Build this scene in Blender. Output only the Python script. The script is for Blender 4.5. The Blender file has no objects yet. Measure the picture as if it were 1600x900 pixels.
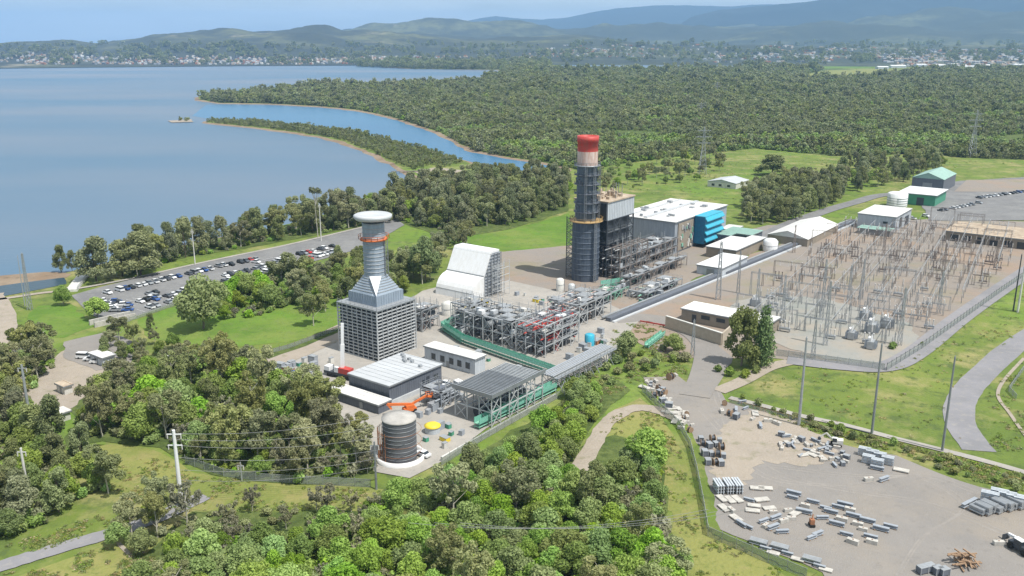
import bpy, math, random
import numpy as np
from mathutils import Vector, Matrix
from mathutils.geometry import delaunay_2d_cdt
R = math.radians
HAZE_D = 0.000062
rnd = random.Random(7)
nr = np.random.default_rng(11)
scene = bpy.context.scene
COL = scene.collection

# ------------------------------------------------------------------ camera
CAM_H, FPX, HOR = 100.0, 1400.0, 65.0
PITCH = math.atan((450 - HOR) / FPX)
cd = bpy.data.cameras.new('camera'); cam = bpy.data.objects.new('camera', cd); COL.objects.link(cam)
cam.location = (0, 0, CAM_H); cam.rotation_euler = (R(90) - PITCH, 0, 0)
cd.sensor_width = 36; cd.lens = 36 * FPX / 1600; cd.clip_start = 1; cd.clip_end = 90000
scene.camera = cam
# ------------------------------------------------------------------ sky, sun, exposure
SUN_EL, SUN_AZ = 62.0, 128.0            # azimuth clockwise from the view direction: to the right, a little behind the camera
w = bpy.data.worlds.new('World'); scene.world = w; w.use_nodes = True
nt = w.node_tree; nt.nodes.clear()
wo = nt.nodes.new('ShaderNodeOutputWorld'); bg = nt.nodes.new('ShaderNodeBackground'); sk = nt.nodes.new('ShaderNodeTexSky')
sk.sky_type = 'NISHITA'; sk.sun_disc = False; sk.sun_elevation = R(SUN_EL); sk.sun_rotation = R(SUN_AZ)
sk.air_density = 1.0; sk.dust_density = 1.2; sk.ozone_density = 2.0; sk.altitude = 100
# thin high cloud in the sky itself
tc = nt.nodes.new('ShaderNodeTexCoord'); mp = nt.nodes.new('ShaderNodeMapping'); mp.inputs['Scale'].default_value = (3, 3, 26)
ns = nt.nodes.new('ShaderNodeTexNoise'); ns.inputs['Scale'].default_value = 1.6; ns.inputs['Detail'].default_value = 7
rp = nt.nodes.new('ShaderNodeValToRGB'); rp.color_ramp.elements[0].position = .36; rp.color_ramp.elements[1].position = .78
mx = nt.nodes.new('ShaderNodeMix'); mx.data_type = 'RGBA'
mu = nt.nodes.new('ShaderNodeMath'); mu.operation = 'MULTIPLY_ADD'; mu.inputs[1].default_value = .62; mu.inputs[2].default_value = .36
mx.inputs[7].default_value = (8.2, 8.6, 8.3, 1)
L = nt.links.new
L(tc.outputs['Generated'], mp.inputs[0]); L(mp.outputs[0], ns.inputs['Vector']); L(ns.outputs['Fac'], rp.inputs[0])
L(rp.outputs[0], mu.inputs[0]); L(mu.outputs[0], mx.inputs[0]); L(sk.outputs[0], mx.inputs[6]); L(mx.outputs[2], bg.inputs[0])
bg.inputs[1].default_value = 0.095
L(bg.outputs[0], wo.inputs[0])
sd = bpy.data.lights.new('sun', 'SUN'); so = bpy.data.objects.new('sun', sd); COL.objects.link(so)
sd.energy = 4.4; sd.angle = R(.55); sd.color = (1, .955, .88)
az = R(SUN_AZ)
sdir = Vector((math.sin(az) * math.cos(R(SUN_EL)), math.cos(az) * math.cos(R(SUN_EL)), math.sin(R(SUN_EL))))
so.rotation_euler = sdir.to_track_quat('Z', 'Y').to_euler(); so.location = (0, -50, 300)
vs = scene.view_settings; vs.view_transform = 'Standard'; vs.look = 'None'; vs.exposure = 0.32; vs.gamma = 1; vs.use_curve_mapping = False
scene.cycles.use_denoising = True
scene.cycles.max_bounces = 5; scene.cycles.volume_bounces = 1; scene.cycles.diffuse_bounces = 2; scene.cycles.transparent_max_bounces = 12
scene.cycles.caustics_reflective = False; scene.cycles.caustics_refractive = False

# ------------------------------------------------------------------ photograph point -> point on the ground (or at height z)
CP, SP = math.cos(PITCH), math.sin(PITCH)
def G(px, py, z=0.0):
    u = (px - 800) / FPX; v = (450 - py) / FPX
    d = (u, CP + v * SP, -SP + v * CP); t = (z - CAM_H) / d[2]
    return Vector((d[0] * t, d[1] * t, z))
def PX(p):
    x, y, z = p[0], p[1], p[2] - CAM_H
    c = y * CP - z * SP; up = y * SP + z * CP
    return (800 + FPX * x / c, 450 - FPX * up / c)
def HT(p, py):                       # height above p that reaches photograph row py
    lo, hi = 0, 700
    for _ in range(40):
        m = (lo + hi) / 2
        if PX((p[0], p[1], m))[1] > py: lo = m
        else: hi = m
    return lo

# ------------------------------------------------------------------ materials
def mat(name, col, rough=.6, metal=0, col2=None, scale=.3, amt=.5, bump=0, bscale=8, spec=.4, detail=5, stretch=None, contrast=(.35, .65)):
    m = bpy.data.materials.new(name); m.use_nodes = True; t = m.node_tree; b = t.nodes['Principled BSDF']
    b.inputs['Roughness'].default_value = rough; b.inputs['Metallic'].default_value = metal; b.inputs['Specular IOR Level'].default_value = spec
    col2 = col2 or tuple(c * .62 for c in col)
    g = t.nodes.new('ShaderNodeNewGeometry'); mpn = t.nodes.new('ShaderNodeMapping')
    if stretch: mpn.inputs['Scale'].default_value = stretch
    t.links.new(g.outputs['Position'], mpn.inputs[0])
    n = t.nodes.new('ShaderNodeTexNoise'); n.inputs['Scale'].default_value = scale; n.inputs['Detail'].default_value = detail; n.inputs['Roughness'].default_value = .62
    t.links.new(mpn.outputs[0], n.inputs['Vector'])
    r = t.nodes.new('ShaderNodeMapRange'); r.inputs[1].default_value = contrast[0]; r.inputs[2].default_value = contrast[1]; r.inputs[4].default_value = amt
    t.links.new(n.outputs['Fac'], r.inputs[0])
    x = t.nodes.new('ShaderNodeMix'); x.data_type = 'RGBA'; x.inputs[6].default_value = (*col, 1); x.inputs[7].default_value = (*col2, 1)
    t.links.new(r.outputs[0], x.inputs[0]); t.links.new(x.outputs[2], b.inputs['Base Color'])
    if bump:
        n2 = t.nodes.new('ShaderNodeTexNoise'); n2.inputs['Scale'].default_value = bscale; n2.inputs['Detail'].default_value = 4
        t.links.new(g.outputs['Position'], n2.inputs['Vector'])
        bb = t.nodes.new('ShaderNodeBump'); bb.inputs['Strength'].default_value = bump; bb.inputs['Distance'].default_value = .3
        t.links.new(n2.outputs['Fac'], bb.inputs['Height']); t.links.new(bb.outputs[0], b.inputs['Normal'])
    return m
def layered(name, cols, scales, stretch=None, rough=.9, bump=.5, bscale=1.2):
    """ground cover: several colours laid over one another by noises of different size (real patches, not light)"""
    m = bpy.data.materials.new(name); m.use_nodes = True; t = m.node_tree; b = t.nodes['Principled BSDF']
    b.inputs['Roughness'].default_value = rough; b.inputs['Specular IOR Level'].default_value = .15
    g = t.nodes.new('ShaderNodeNewGeometry'); prev = None
    for i, c in enumerate(cols):
        if prev is None:
            prev = t.nodes.new('ShaderNodeRGB'); prev.outputs[0].default_value = (*c, 1); prev = prev.outputs[0]; continue
        mpn = t.nodes.new('ShaderNodeMapping'); mpn.inputs['Location'].default_value = (i * 37.7, i * 11.3, i * 5)
        if stretch: mpn.inputs['Scale'].default_value = stretch
        t.links.new(g.outputs['Position'], mpn.inputs[0])
        n = t.nodes.new('ShaderNodeTexNoise'); n.inputs['Scale'].default_value = scales[i - 1][0]; n.inputs['Detail'].default_value = 6; n.inputs['Roughness'].default_value = .65
        t.links.new(mpn.outputs[0], n.inputs['Vector'])
        r = t.nodes.new('ShaderNodeMapRange'); r.inputs[1].default_value = scales[i - 1][1]; r.inputs[2].default_value = scales[i - 1][2]; r.inputs[4].default_value = scales[i - 1][3]
        t.links.new(n.outputs['Fac'], r.inputs[0])
        x = t.nodes.new('ShaderNodeMix'); x.data_type = 'RGBA'; t.links.new(r.outputs[0], x.inputs[0]); t.links.new(prev, x.inputs[6]); x.inputs[7].default_value = (*c, 1)
        prev = x.outputs[2]
    t.links.new(prev, b.inputs['Base Color'])
    if bump:
        n2 = t.nodes.new('ShaderNodeTexNoise'); n2.inputs['Scale'].default_value = bscale; n2.inputs['Detail'].default_value = 6
        t.links.new(g.outputs['Position'], n2.inputs['Vector'])
        bb = t.nodes.new('ShaderNodeBump'); bb.inputs['Strength'].default_value = bump; bb.inputs['Distance'].default_value = .5
        t.links.new(n2.outputs['Fac'], bb.inputs['Height']); t.links.new(bb.outputs[0], b.inputs['Normal'])
    return m
def leafmat(name, dark, light, trans=.36):
    dark = tuple(a * .78 + b * .6 for a, b in zip(dark, light)); light = tuple(c * 1.2 for c in light)
    m = bpy.data.materials.new(name); m.use_nodes = True; t = m.node_tree; t.nodes.clear()
    o = t.nodes.new('ShaderNodeOutputMaterial'); g = t.nodes.new('ShaderNodeNewGeometry'); oi = t.nodes.new('ShaderNodeObjectInfo')
    x = t.nodes.new('ShaderNodeMix'); x.data_type = 'RGBA'; x.inputs[6].default_value = (*dark, 1); x.inputs[7].default_value = (*light, 1)
    t.links.new(g.outputs['Random Per Island'], x.inputs[0])
    hs = t.nodes.new('ShaderNodeHueSaturation')
    mr = t.nodes.new('ShaderNodeMapRange'); mr.inputs[3].default_value = .475; mr.inputs[4].default_value = .508; t.links.new(oi.outputs['Random'], mr.inputs[0]); t.links.new(mr.outputs[0], hs.inputs['Hue'])
    mk = t.nodes.new('ShaderNodeMath'); mk.operation = 'MULTIPLY'; mk.inputs[1].default_value = 7.31; fr = t.nodes.new('ShaderNodeMath'); fr.operation = 'FRACT'
    t.links.new(oi.outputs['Random'], mk.inputs[0]); t.links.new(mk.outputs[0], fr.inputs[0])
    m2 = t.nodes.new('ShaderNodeMapRange'); m2.inputs[3].default_value = .82; m2.inputs[4].default_value = 1.42; t.links.new(fr.outputs[0], m2.inputs[0]); t.links.new(m2.outputs[0], hs.inputs['Value'])
    mk2 = t.nodes.new('ShaderNodeMath'); mk2.operation = 'MULTIPLY'; mk2.inputs[1].default_value = 23.7; fr2 = t.nodes.new('ShaderNodeMath'); fr2.operation = 'FRACT'
    t.links.new(oi.outputs['Random'], mk2.inputs[0]); t.links.new(mk2.outputs[0], fr2.inputs[0])
    m3 = t.nodes.new('ShaderNodeMapRange'); m3.inputs[3].default_value = .72; m3.inputs[4].default_value = 1.12; t.links.new(fr2.outputs[0], m3.inputs[0]); t.links.new(m3.outputs[0], hs.inputs['Saturation'])
    t.links.new(x.outputs[2], hs.inputs['Color'])
    d = t.nodes.new('ShaderNodeBsdfPrincipled'); d.inputs['Roughness'].default_value = .65; d.inputs['Specular IOR Level'].default_value = .25
    tr = t.nodes.new('ShaderNodeBsdfTranslucent'); ms = t.nodes.new('ShaderNodeMixShader'); ms.inputs[0].default_value = trans
    t.links.new(hs.outputs[0], d.inputs['Base Color']); t.links.new(hs.outputs[0], tr.inputs['Color'])
    t.links.new(d.outputs[0], ms.inputs[1]); t.links.new(tr.outputs[0], ms.inputs[2]); t.links.new(ms.outputs[0], o.inputs[0])
    return m
M = {}
M['grass'] = layered('grass_cover', [(.16, .205, .045), (.10, .15, .032), (.30, .265, .12), (.13, .22, .032), (.075, .11, .035)],
                     [(.02, .4, .6, .8), (.06, .48, .66, .8), (.011, .5, .62, .7), (.22, .5, .66, .8)])
M['lawn'] = layered('lawn_cover', [(.12, .215, .03), (.09, .165, .026), (.18, .225, .055), (.075, .125, .03), (.15, .19, .06)], [(.07, .4, .6, .8), (.03, .48, .66, .8), (.5, .5, .7, .6), (.16, .55, .7, .7)])
M['dry'] = layered('dry_grass_cover', [(.23, .235, .075), (.15, .19, .045), (.32, .25, .13), (.11, .15, .04)], [(.05, .42, .6, .8), (.06, .52, .72, .8), (.7, .52, .7, .6)])
M['floor'] = layered('undergrowth_cover', [(.08, .115, .03), (.13, .16, .05), (.055, .08, .025), (.17, .16, .08)], [(.12, .42, .6, .8), (.4, .45, .6, .8), (.05, .6, .75, .6)])
M['gravel'] = layered('yard_gravel', [(.255, .238, .222), (.215, .203, .192), (.29, .255, .215), (.165, .155, .145), (.34, .32, .30)], [(.05, .4, .6, .7), (.028, .52, .68, .75), (.35, .56, .74, .5), (1.4, .58, .72, .4)], bump=.35, bscale=4)
M['subgravel'] = layered('switchyard_gravel', [(.265, .228, .193), (.24, .22, .203), (.30, .222, .165), (.20, .20, .10), (.17, .15, .135)], [(.03, .4, .58, .8), (.022, .5, .62, .8), (.03, .56, .7, .5), (.5, .55, .72, .5)], bump=.3, bscale=3)
M['padgrey'] = layered('grey_green_gravel', [(.29, .285, .265), (.24, .255, .235), (.33, .29, .24), (.19, .185, .17)], [(.05, .4, .6, .7), (.04, .5, .65, .8), (.6, .55, .72, .5)], bump=.2, bscale=4)
M['trackgrey'] = layered('compacted_track', [(.25, .232, .215), (.29, .268, .245), (.22, .205, .19)], [(.3, .4, .6, .9), (.5, .5, .7, .6)], bump=.2, bscale=4)
M['asphalt'] = layered('worn_asphalt', [(.21, .21, .21), (.15, .15, .155), (.28, .275, .26)], [(.08, .4, .6, .7), (.5, .52, .7, .5)], bump=.1, bscale=5)
M['greyroad'] = layered('grey_sealed_road', [(.25, .245, .26), (.19, .19, .20), (.33, .31, .28)], [(.06, .4, .6, .7), (.5, .52, .7, .5)], bump=.1, bscale=5)
M['concrete'] = layered('concrete_paving', [(.36, .34, .31), (.28, .265, .245), (.43, .39, .345), (.20, .19, .175)], [(.08, .4, .6, .6), (.3, .5, .7, .5), (.9, .56, .7, .5)], bump=.1, bscale=6)
M['sand'] = layered('sandy_track', [(.335, .29, .24), (.29, .255, .215), (.37, .33, .285), (.18, .18, .10)], [(.1, .4, .6, .6), (.3, .5, .7, .5), (.25, .56, .7, .6)])
M['shore'] = layered('wet_shore_mud', [(.22, .16, .11), (.30, .24, .18), (.10, .09, .06)], [(.05, .4, .6, .7), (.2, .5, .7, .5)])
M['hill'] = layered('far_hill_cover', [(.05, .06, .045), (.13, .14, .075), (.035, .045, .04), (.30, .27, .19), (.04, .05, .045)],
                    [(.0011, .5, .6, .9), (.004, .45, .6, .7), (.0022, .62, .7, .75), (.02, .5, .62, .6)], bump=0)
M['range'] = layered('far_range_cover', [(.018, .03, .04), (.03, .042, .045), (.06, .07, .06)], [(.001, .4, .6, .7), (.003, .58, .7, .5)], bump=0)  # bluish base colours carry some of the blue of the distance haze
def P(name, col, rough=.6, metal=0, amt=.45, scale=.35, **k): M[name] = mat(name + '_surface', col, rough, metal, amt=amt, scale=scale, **k)
P('white', (.76, .77, .78), .5, col2=(.62, .61, .58), stretch=(1, 1, .2), scale=.8); P('paintline', (.72, .72, .70), .6); P('offwhite', (.66, .65, .61), .6, amt=.6); P('steel', (.30, .32, .34), .5, .4); P('galv', (.40, .42, .44), .5, .35, scale=1)
P('darksteel', (.06, .07, .085), .5, .2); P('navy', (.045, .062, .095), .5, .1, col2=(.10, .125, .16), stretch=(1, 1, .12), amt=.9, scale=1.2); P('navylight', (.13, .16, .20), .5, .1, col2=(.06, .075, .10), stretch=(1, 1, .15), amt=.8, scale=1.3)
P('slate', (.135, .15, .18), .6, stretch=(1, 1, .15), scale=1.2); P('greywall', (.33, .36, .40), .55, stretch=(1, 1, .12), scale=1.1); P('palewall', (.50, .54, .58), .55, stretch=(1, 1, .12), scale=1.1)
P('roofgrey', (.52, .54, .56), .45, stretch=(.2, 1, 1)); P('roofwhite', (.74, .73, .71), .5, stretch=(.3, 1, 1), amt=.6); P('rooftan', (.50, .42, .32), .7, col2=(.30, .22, .16), amt=.8)
P('green', (.07, .30, .19), .5); P('greenlight', (.24, .50, .38), .55); P('greenroof', (.30, .46, .40), .5); P('cyan', (.03, .40, .56), .5, col2=(.08, .30, .42), stretch=(1, 1, .2), scale=.8, amt=.8); P('cyandark', (.01, .17, .32), .5, col2=(.02, .10, .20), scale=.8, amt=.8)
P('red', (.55, .05, .045), .55, col2=(.36, .09, .07), stretch=(1, 1, .15), scale=1.3, amt=.8); P('orange', (.68, .17, .04), .5); P('yellow', (.78, .60, .05), .5); P('blue', (.05, .24, .60), .45); P('palepink', (.62, .52, .48), .6, col2=(.46, .28, .22), stretch=(1, 1, .2), scale=1.4, amt=.9)
P('concblock', (.52, .50, .46), .85, amt=.7, scale=.9); P('timber', (.33, .22, .14), .85, scale=2); P('pipebrown', (.20, .17, .15), .6, .1, scale=1.5)
P('bluegrey', (.30, .36, .43), .5, stretch=(1, 1, .2), scale=1); P('louvre', (.03, .034, .04), .7); P('lightframe', (.55, .57, .58), .5, .2); P('rust', (.36, .16, .08), .8, col2=(.2, .09, .05), scale=1); P('goldplat', (.45, .30, .13), .6)
P('brownwall', (.30, .26, .21), .8); P('tanwall', (.45, .39, .31), .85, scale=.6); P('porcelain', (.62, .60, .58), .35, scale=2); P('brownsteel', (.27, .23, .21), .6, .1, scale=1)
P('bark', (.22, .19, .15), .9, scale=2); P('palebark', (.50, .47, .40), .8, scale=2); P('darkbark', (.10, .08, .06), .9, scale=2); P('rubber', (.02, .02, .02), .8); P('wire', (.42, .42, .42), .5, .3)
P('darkglass', (.03, .04, .05), .15, spec=.6, amt=.2); P('tankgrey', (.12, .125, .14), .55, .1, col2=(.17, .17, .18), stretch=(.4, .4, 2)); P('tanklid', (.46, .44, .41), .7, amt=.7)
M['broad'] = leafmat('broad_leaves', (.075, .125, .028), (.22, .30, .07)); M['bright'] = leafmat('bright_leaves', (.09, .175, .03), (.23, .37, .06))
M['euc'] = leafmat('eucalypt_leaves', (.105, .128, .055), (.25, .27, .11)); M['oak'] = leafmat('she_oak_leaves', (.082, .106, .052), (.20, .228, .10), .3)
M['olive'] = leafmat('olive_leaves', (.075, .105, .025), (.19, .215, .06)); M['conifer'] = leafmat('conifer_leaves', (.045, .085, .035), (.12, .19, .06), .1)
M['grey'] = leafmat('grey_leaves', (.11, .115, .07), (.23, .23, .14)); M['farleaf'] = leafmat('far_leaves', (.09, .118, .052), (.195, .225, .085), .3)
M['fargreen'] = leafmat('far_green_leaves', (.085, .14, .035), (.17, .25, .06), .3)
M['tuftgreen'] = leafmat('green_grass_blades', (.10, .16, .03), (.18, .25, .05)); M['tuftstraw'] = leafmat('straw_grass_blades', (.20, .19, .07), (.34, .29, .13)); M['tuftolive'] = leafmat('weed_leaves', (.09, .12, .035), (.19, .21, .06))
def meshmat():
    m = bpy.data.materials.new('chain_link'); m.use_nodes = True; t = m.node_tree; b = t.nodes['Principled BSDF']
    b.inputs['Base Color'].default_value = (.33, .36, .34, 1); b.inputs['Roughness'].default_value = .6
    tr = t.nodes.new('ShaderNodeBsdfTransparent'); ms = t.nodes.new('ShaderNodeMixShader'); ms.inputs[0].default_value = .38
    t.links.new(tr.outputs[0], ms.inputs[1]); t.links.new(b.outputs[0], ms.inputs[2]); t.links.new(ms.outputs[0], t.nodes['Material Output'].inputs[0])
    return m
M['chain'] = meshmat()
def scaffnet():
    m = meshmat(); m.name = 'scaffold_netting'; m.node_tree.nodes['Principled BSDF'].inputs['Base Color'].default_value = (.22, .54, .43, 1)
    for n in m.node_tree.nodes:
        if n.type == 'MIX_SHADER': n.inputs[0].default_value = .75
    return m
M['net'] = scaffnet()
def watermat(name, deep, pale, rough, sc):
    m = bpy.data.materials.new(name); m.use_nodes = True; t = m.node_tree; b = t.nodes['Principled BSDF']
    g = t.nodes.new('ShaderNodeNewGeometry'); mpn = t.nodes.new('ShaderNodeMapping'); mpn.inputs['Scale'].default_value = (.5, 1.3, 1)
    t.links.new(g.outputs['Position'], mpn.inputs[0])
    n = t.nodes.new('ShaderNodeTexNoise'); n.inputs['Scale'].default_value = .0022; n.inputs['Detail'].default_value = 5; t.links.new(mpn.outputs[0], n.inputs['Vector'])
    r = t.nodes.new('ShaderNodeMapRange'); r.inputs[1].default_value = .35; r.inputs[2].default_value = .65; t.links.new(n.outputs['Fac'], r.inputs[0])
    x = t.nodes.new('ShaderNodeMix'); x.data_type = 'RGBA'; x.inputs[6].default_value = (*deep, 1); x.inputs[7].default_value = (*pale, 1)
    t.links.new(r.outputs[0], x.inputs[0]); t.links.new(x.outputs[2], b.inputs['Base Color'])
    b.inputs['Roughness'].default_value = rough; b.inputs['IOR'].default_value = 1.33
    n2 = t.nodes.new('ShaderNodeTexNoise'); n2.inputs['Scale'].default_value = sc; n2.inputs['Detail'].default_value = 5; t.links.new(mpn.outputs[0], n2.inputs['Vector'])
    bb = t.nodes.new('ShaderNodeBump'); bb.inputs['Strength'].default_value = .35; bb.inputs['Distance'].default_value = .4
    t.links.new(n2.outputs['Fac'], bb.inputs['Height']); t.links.new(bb.outputs[0], b.inputs['Normal'])
    return m
M['lake'] = watermat('lake_water', (.07, .145, .225), (.14, .18, .235), .4, .25)
M['creek'] = watermat('channel_water', (.05, .15, .27), (.06, .175, .30), .34, .4)
M['canal'] = watermat('canal_water', (.03, .06, .085), (.04, .07, .09), .3, .6)

# ------------------------------------------------------------------ mesh builder
class MB:
    def __init__(s): s.v = []; s.f = []; s.sm = []
    def add(s, vs_, fs, smooth=False):
        o = len(s.v); s.v += [tuple(v) for v in vs_]; s.f += [tuple(i + o for i in f) for f in fs]; s.sm += [smooth] * len(fs); return s
    def obox(s, c, ax, ay, az_):
        c, ax, ay, az_ = Vector(c), Vector(ax), Vector(ay), Vector(az_)
        vs_ = [c + ax * i + ay * j + az_ * k for k in (-1, 1) for j in (-1, 1) for i in (-1, 1)]
        return s.add(vs_, [(0, 2, 3, 1), (4, 5, 7, 6), (0, 1, 5, 4), (2, 6, 7, 3), (0, 4, 6, 2), (1, 3, 7, 5)])
    def box(s, c, size): return s.obox(c, (size[0] / 2, 0, 0), (0, size[1] / 2, 0), (0, 0, size[2] / 2))
    def beam(s, p, q, w_, h=None):
        p, q = Vector(p), Vector(q); d = q - p
        if d.length < 1e-4: return s
        up = Vector((0, 0, 1)) if abs(d.normalized().z) < .95 else Vector((1, 0, 0))
        a = d.cross(up).normalized(); b = a.cross(d).normalized()
        return s.obox((p + q) / 2, d / 2, a * w_ / 2, b * (h or w_) / 2)
    def cyl(s, p, q, r1, r2=None, n=12, caps=True):
        r2 = r1 if r2 is None else r2; p, q = Vector(p), Vector(q); d = (q - p).normalized()
        up = Vector((0, 0, 1)) if abs(d.z) < .95 else Vector((1, 0, 0)); a = d.cross(up).normalized(); b = a.cross(d)
        ring = lambda c, r: [c + (a * math.cos(2 * math.pi * i / n) + b * math.sin(2 * math.pi * i / n)) * r for i in range(n)]
        s.add(ring(p, r1) + ring(q, r2), [(i, (i + 1) % n, n + (i + 1) % n, n + i) for i in range(n)], True)
        if caps: s.add(ring(p, r1), [tuple(range(n))[::-1]]); s.add(ring(q, r2), [tuple(range(n))])
        return s
    def lathe(s, c, prof, n=24):
        c = Vector(c); k = len(prof)
        vs_ = [c + Vector((r * math.cos(2 * math.pi * i / n), r * math.sin(2 * math.pi * i / n), z)) for r, z in prof for i in range(n)]
        fs = [(j * n + i, j * n + (i + 1) % n, (j + 1) * n + (i + 1) % n, (j + 1) * n + i) for j in range(k - 1) for i in range(n)]
        s.add(vs_, fs, True); s.add([vs_[(k - 1) * n + i] for i in range(n)], [tuple(range(n))]); return s
    def prism(s, base, h):                # base ring of points, extruded by vector h
        base = [Vector(b) for b in base]; n = len(base); h = Vector(h)
        s.add(base + [b + h for b in base], [(i, (i + 1) % n, n + (i + 1) % n, n + i) for i in range(n)])
        s.add(base, [tuple(range(n))[::-1]]); s.add([b + h for b in base], [tuple(range(n))]); return s
    def torus(s, c, R_, r, n=36, m=8):
        c = Vector(c); vs_ = []
        for i in range(n):
            a = 2 * math.pi * i / n
            for j in range(m):
                b = 2 * math.pi * j / m; rr = R_ + r * math.cos(b); vs_.append(c + Vector((rr * math.cos(a), rr * math.sin(a), r * math.sin(b))))
        return s.add(vs_, [(i * m + j, ((i + 1) % n) * m + j, ((i + 1) % n) * m + (j + 1) % m, i * m + (j + 1) % m) for i in range(n) for j in range(m)], True)
    def lattice(s, p, q, w_, n, t=.1, w2=None):
        p, q = Vector(p), Vector(q); d = q - p; dn = d.normalized(); w2 = w_ if w2 is None else w2
        up = Vector((0, 0, 1)) if abs(dn.z) < .95 else Vector((1, 0, 0)); a = dn.cross(up).normalized(); b = a.cross(dn).normalized()
        cs = [(-1, -1), (1, -1), (1, 1), (-1, 1)]
        pt = lambda k, f: p + d * f + (a * cs[k][0] + b * cs[k][1]) * (w_ + (w2 - w_) * f) / 2
        for k in range(4):
            s.beam(pt(k, 0), pt(k, 1), t)
            for i in range(n):
                f0, f1 = i / n, (i + 1) / n
                s.beam(pt(k, f0), pt((k + 1) % 4, f1), t * .7)
                if i: s.beam(pt(k, f0), pt((k + 1) % 4, f0), t * .7)
        return s
    def build(s, name, m, parent=None, smooth=None):
        me = bpy.data.meshes.new(name); off = WL(parent)
        me.from_pydata([(v[0] - off[0], v[1] - off[1], v[2] - off[2]) for v in s.v], [], s.f)
        me.polygons.foreach_set('use_smooth', s.sm); me.materials.append(M[m] if isinstance(m, str) else m); me.update()
        o = bpy.data.objects.new(name, me); COL.objects.link(o)
        if parent: o.parent = parent
        return o
def WL(p):
    off = Vector((0, 0, 0))
    while p is not None: off += p.location; p = p.parent
    return off
def thing(name, label, cat, loc=(0, 0, 0), group=None, rz=0):
    o = bpy.data.objects.new(name, None); COL.objects.link(o); o.location = loc; o.rotation_euler.z = rz; o.empty_display_size = 1
    o['label'] = label; o['category'] = cat
    if group: o['group'] = group
    return o
def tag(o, label, cat, group=None):
    o['label'] = label; o['category'] = cat
    if group: o['group'] = group
    return o
def dup(root, loc=None, rz=None, label=None, group=None, scale=None):
    kids = KIDS.get(root.name)
    if kids is None:
        kids = KIDS[root.name] = [(c, list(c.children)) for c in root.children]
    r = root.copy(); COL.objects.link(r)
    if loc is not None: r.location = loc
    if rz is not None: r.rotation_euler.z = rz
    if scale is not None: r.scale = scale if hasattr(scale, '__len__') else (scale,) * 3
    if label: r['label'] = label
    if group: r['group'] = group
    for c, gs in kids:
        d = c.copy(); COL.objects.link(d); d.parent = r
        for g in gs:
            e = g.copy(); COL.objects.link(e); e.parent = d
    return r
KIDS = {}
USED = set()
def place(root, loc, rz, label, group=None, scale=None):      # the first time the source itself, then copies
    if root.name in USED: return dup(root, loc, rz, label, group, scale)
    USED.add(root.name); KIDS[root.name] = [(c, list(c.children)) for c in root.children]
    root.location = loc; root.rotation_euler.z = rz
    if scale is not None: root.scale = scale if hasattr(scale, '__len__') else (scale,) * 3
    root['label'] = label
    if group: root['group'] = group
    return root
def struct(o, kind='structure'): o['kind'] = kind; return o
def flat(name, pts, m, z=0.0):
    mb = MB(); v2 = [Vector((p[0], p[1])) for p in pts]; n = len(v2)
    ov, oe, of, _, _, _ = delaunay_2d_cdt(v2, [], [tuple(range(n))], 1, 1e-5)
    vv = [(p.x, p.y, z) for p in ov]; fs = []
    for f in of:
        A, B, C_ = ov[f[0]], ov[f[1]], ov[f[2]]
        fs.append(tuple(f) if (B - A).cross(C_ - A) > 0 else tuple(f)[::-1])
    pts = vv
    mb.add(pts, fs); return mb.build(name, m)
def rough_edge(pts, step, amp, seed=1):
    """subdivide a closed outline and wobble it so that edges of ground cover are not straight"""
    rr = random.Random(seed); out = []; n = len(pts)
    for i in range(n):
        a, b = Vector(pts[i][:2]), Vector(pts[(i + 1) % n][:2]); k = max(1, min(60, int((b - a).length / step))); nrm = Vector((-(b - a).y, (b - a).x)).normalized()
        for j in range(k):
            p = a.lerp(b, j / k)
            if j: p = p + nrm * rr.uniform(-amp, amp)
            out.append(p)
    return out
def sheet(name, pxs, m, z, step=4, amp=.5, kind='structure'):
    o = flat(name, rough_edge([G(*p) for p in pxs], step, amp, len(name) + len(pxs)), m, z); o['kind'] = kind; return o
def ribbon(name, pxs, wd, m, z, kind='structure', amp=.0):
    c = [G(*p).to_2d() for p in pxs]; pts = []
    for i in range(len(c) - 1):                               # Catmull-Rom
        p0, p1, p2, p3 = c[max(i - 1, 0)], c[i], c[i + 1], c[min(i + 2, len(c) - 1)]
        for j in range(8):
            t = j / 8; pts.append(.5 * ((2 * p1) + (p2 - p0) * t + (2 * p0 - 5 * p1 + 4 * p2 - p3) * t * t + (-p0 + 3 * p1 - 3 * p2 + p3) * t ** 3))
    pts.append(c[-1]); l, r = [], []
    for i, p in enumerate(pts):
        d = (pts[min(i + 1, len(pts) - 1)] - pts[max(i - 1, 0)]).normalized(); nn = Vector((-d.y, d.x)); ww = wd / 2 * (1 + rnd.uniform(-amp, amp))
        l.append(p + nn * ww); r.append(p - nn * ww)
    mb = MB(); n = len(pts); mb.add([(*p, z) for p in r] + [(*p, z) for p in l], [(i, i + 1, n + i + 1, n + i) for i in range(n - 1)])
    o = mb.build(name, m)
    if kind: o['kind'] = kind
    return o
def inside(p, poly):
    x, y = p[0], p[1]; c = False; n = len(poly); j = n - 1
    for i in range(n):
        xi, yi = poly[i][0], poly[i][1]; xj, yj = poly[j][0], poly[j][1]
        if (yi > y) != (yj > y) and x < (xj - xi) * (y - yi) / (yj - yi) + xi: c = not c
        j = i
    return c
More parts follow.
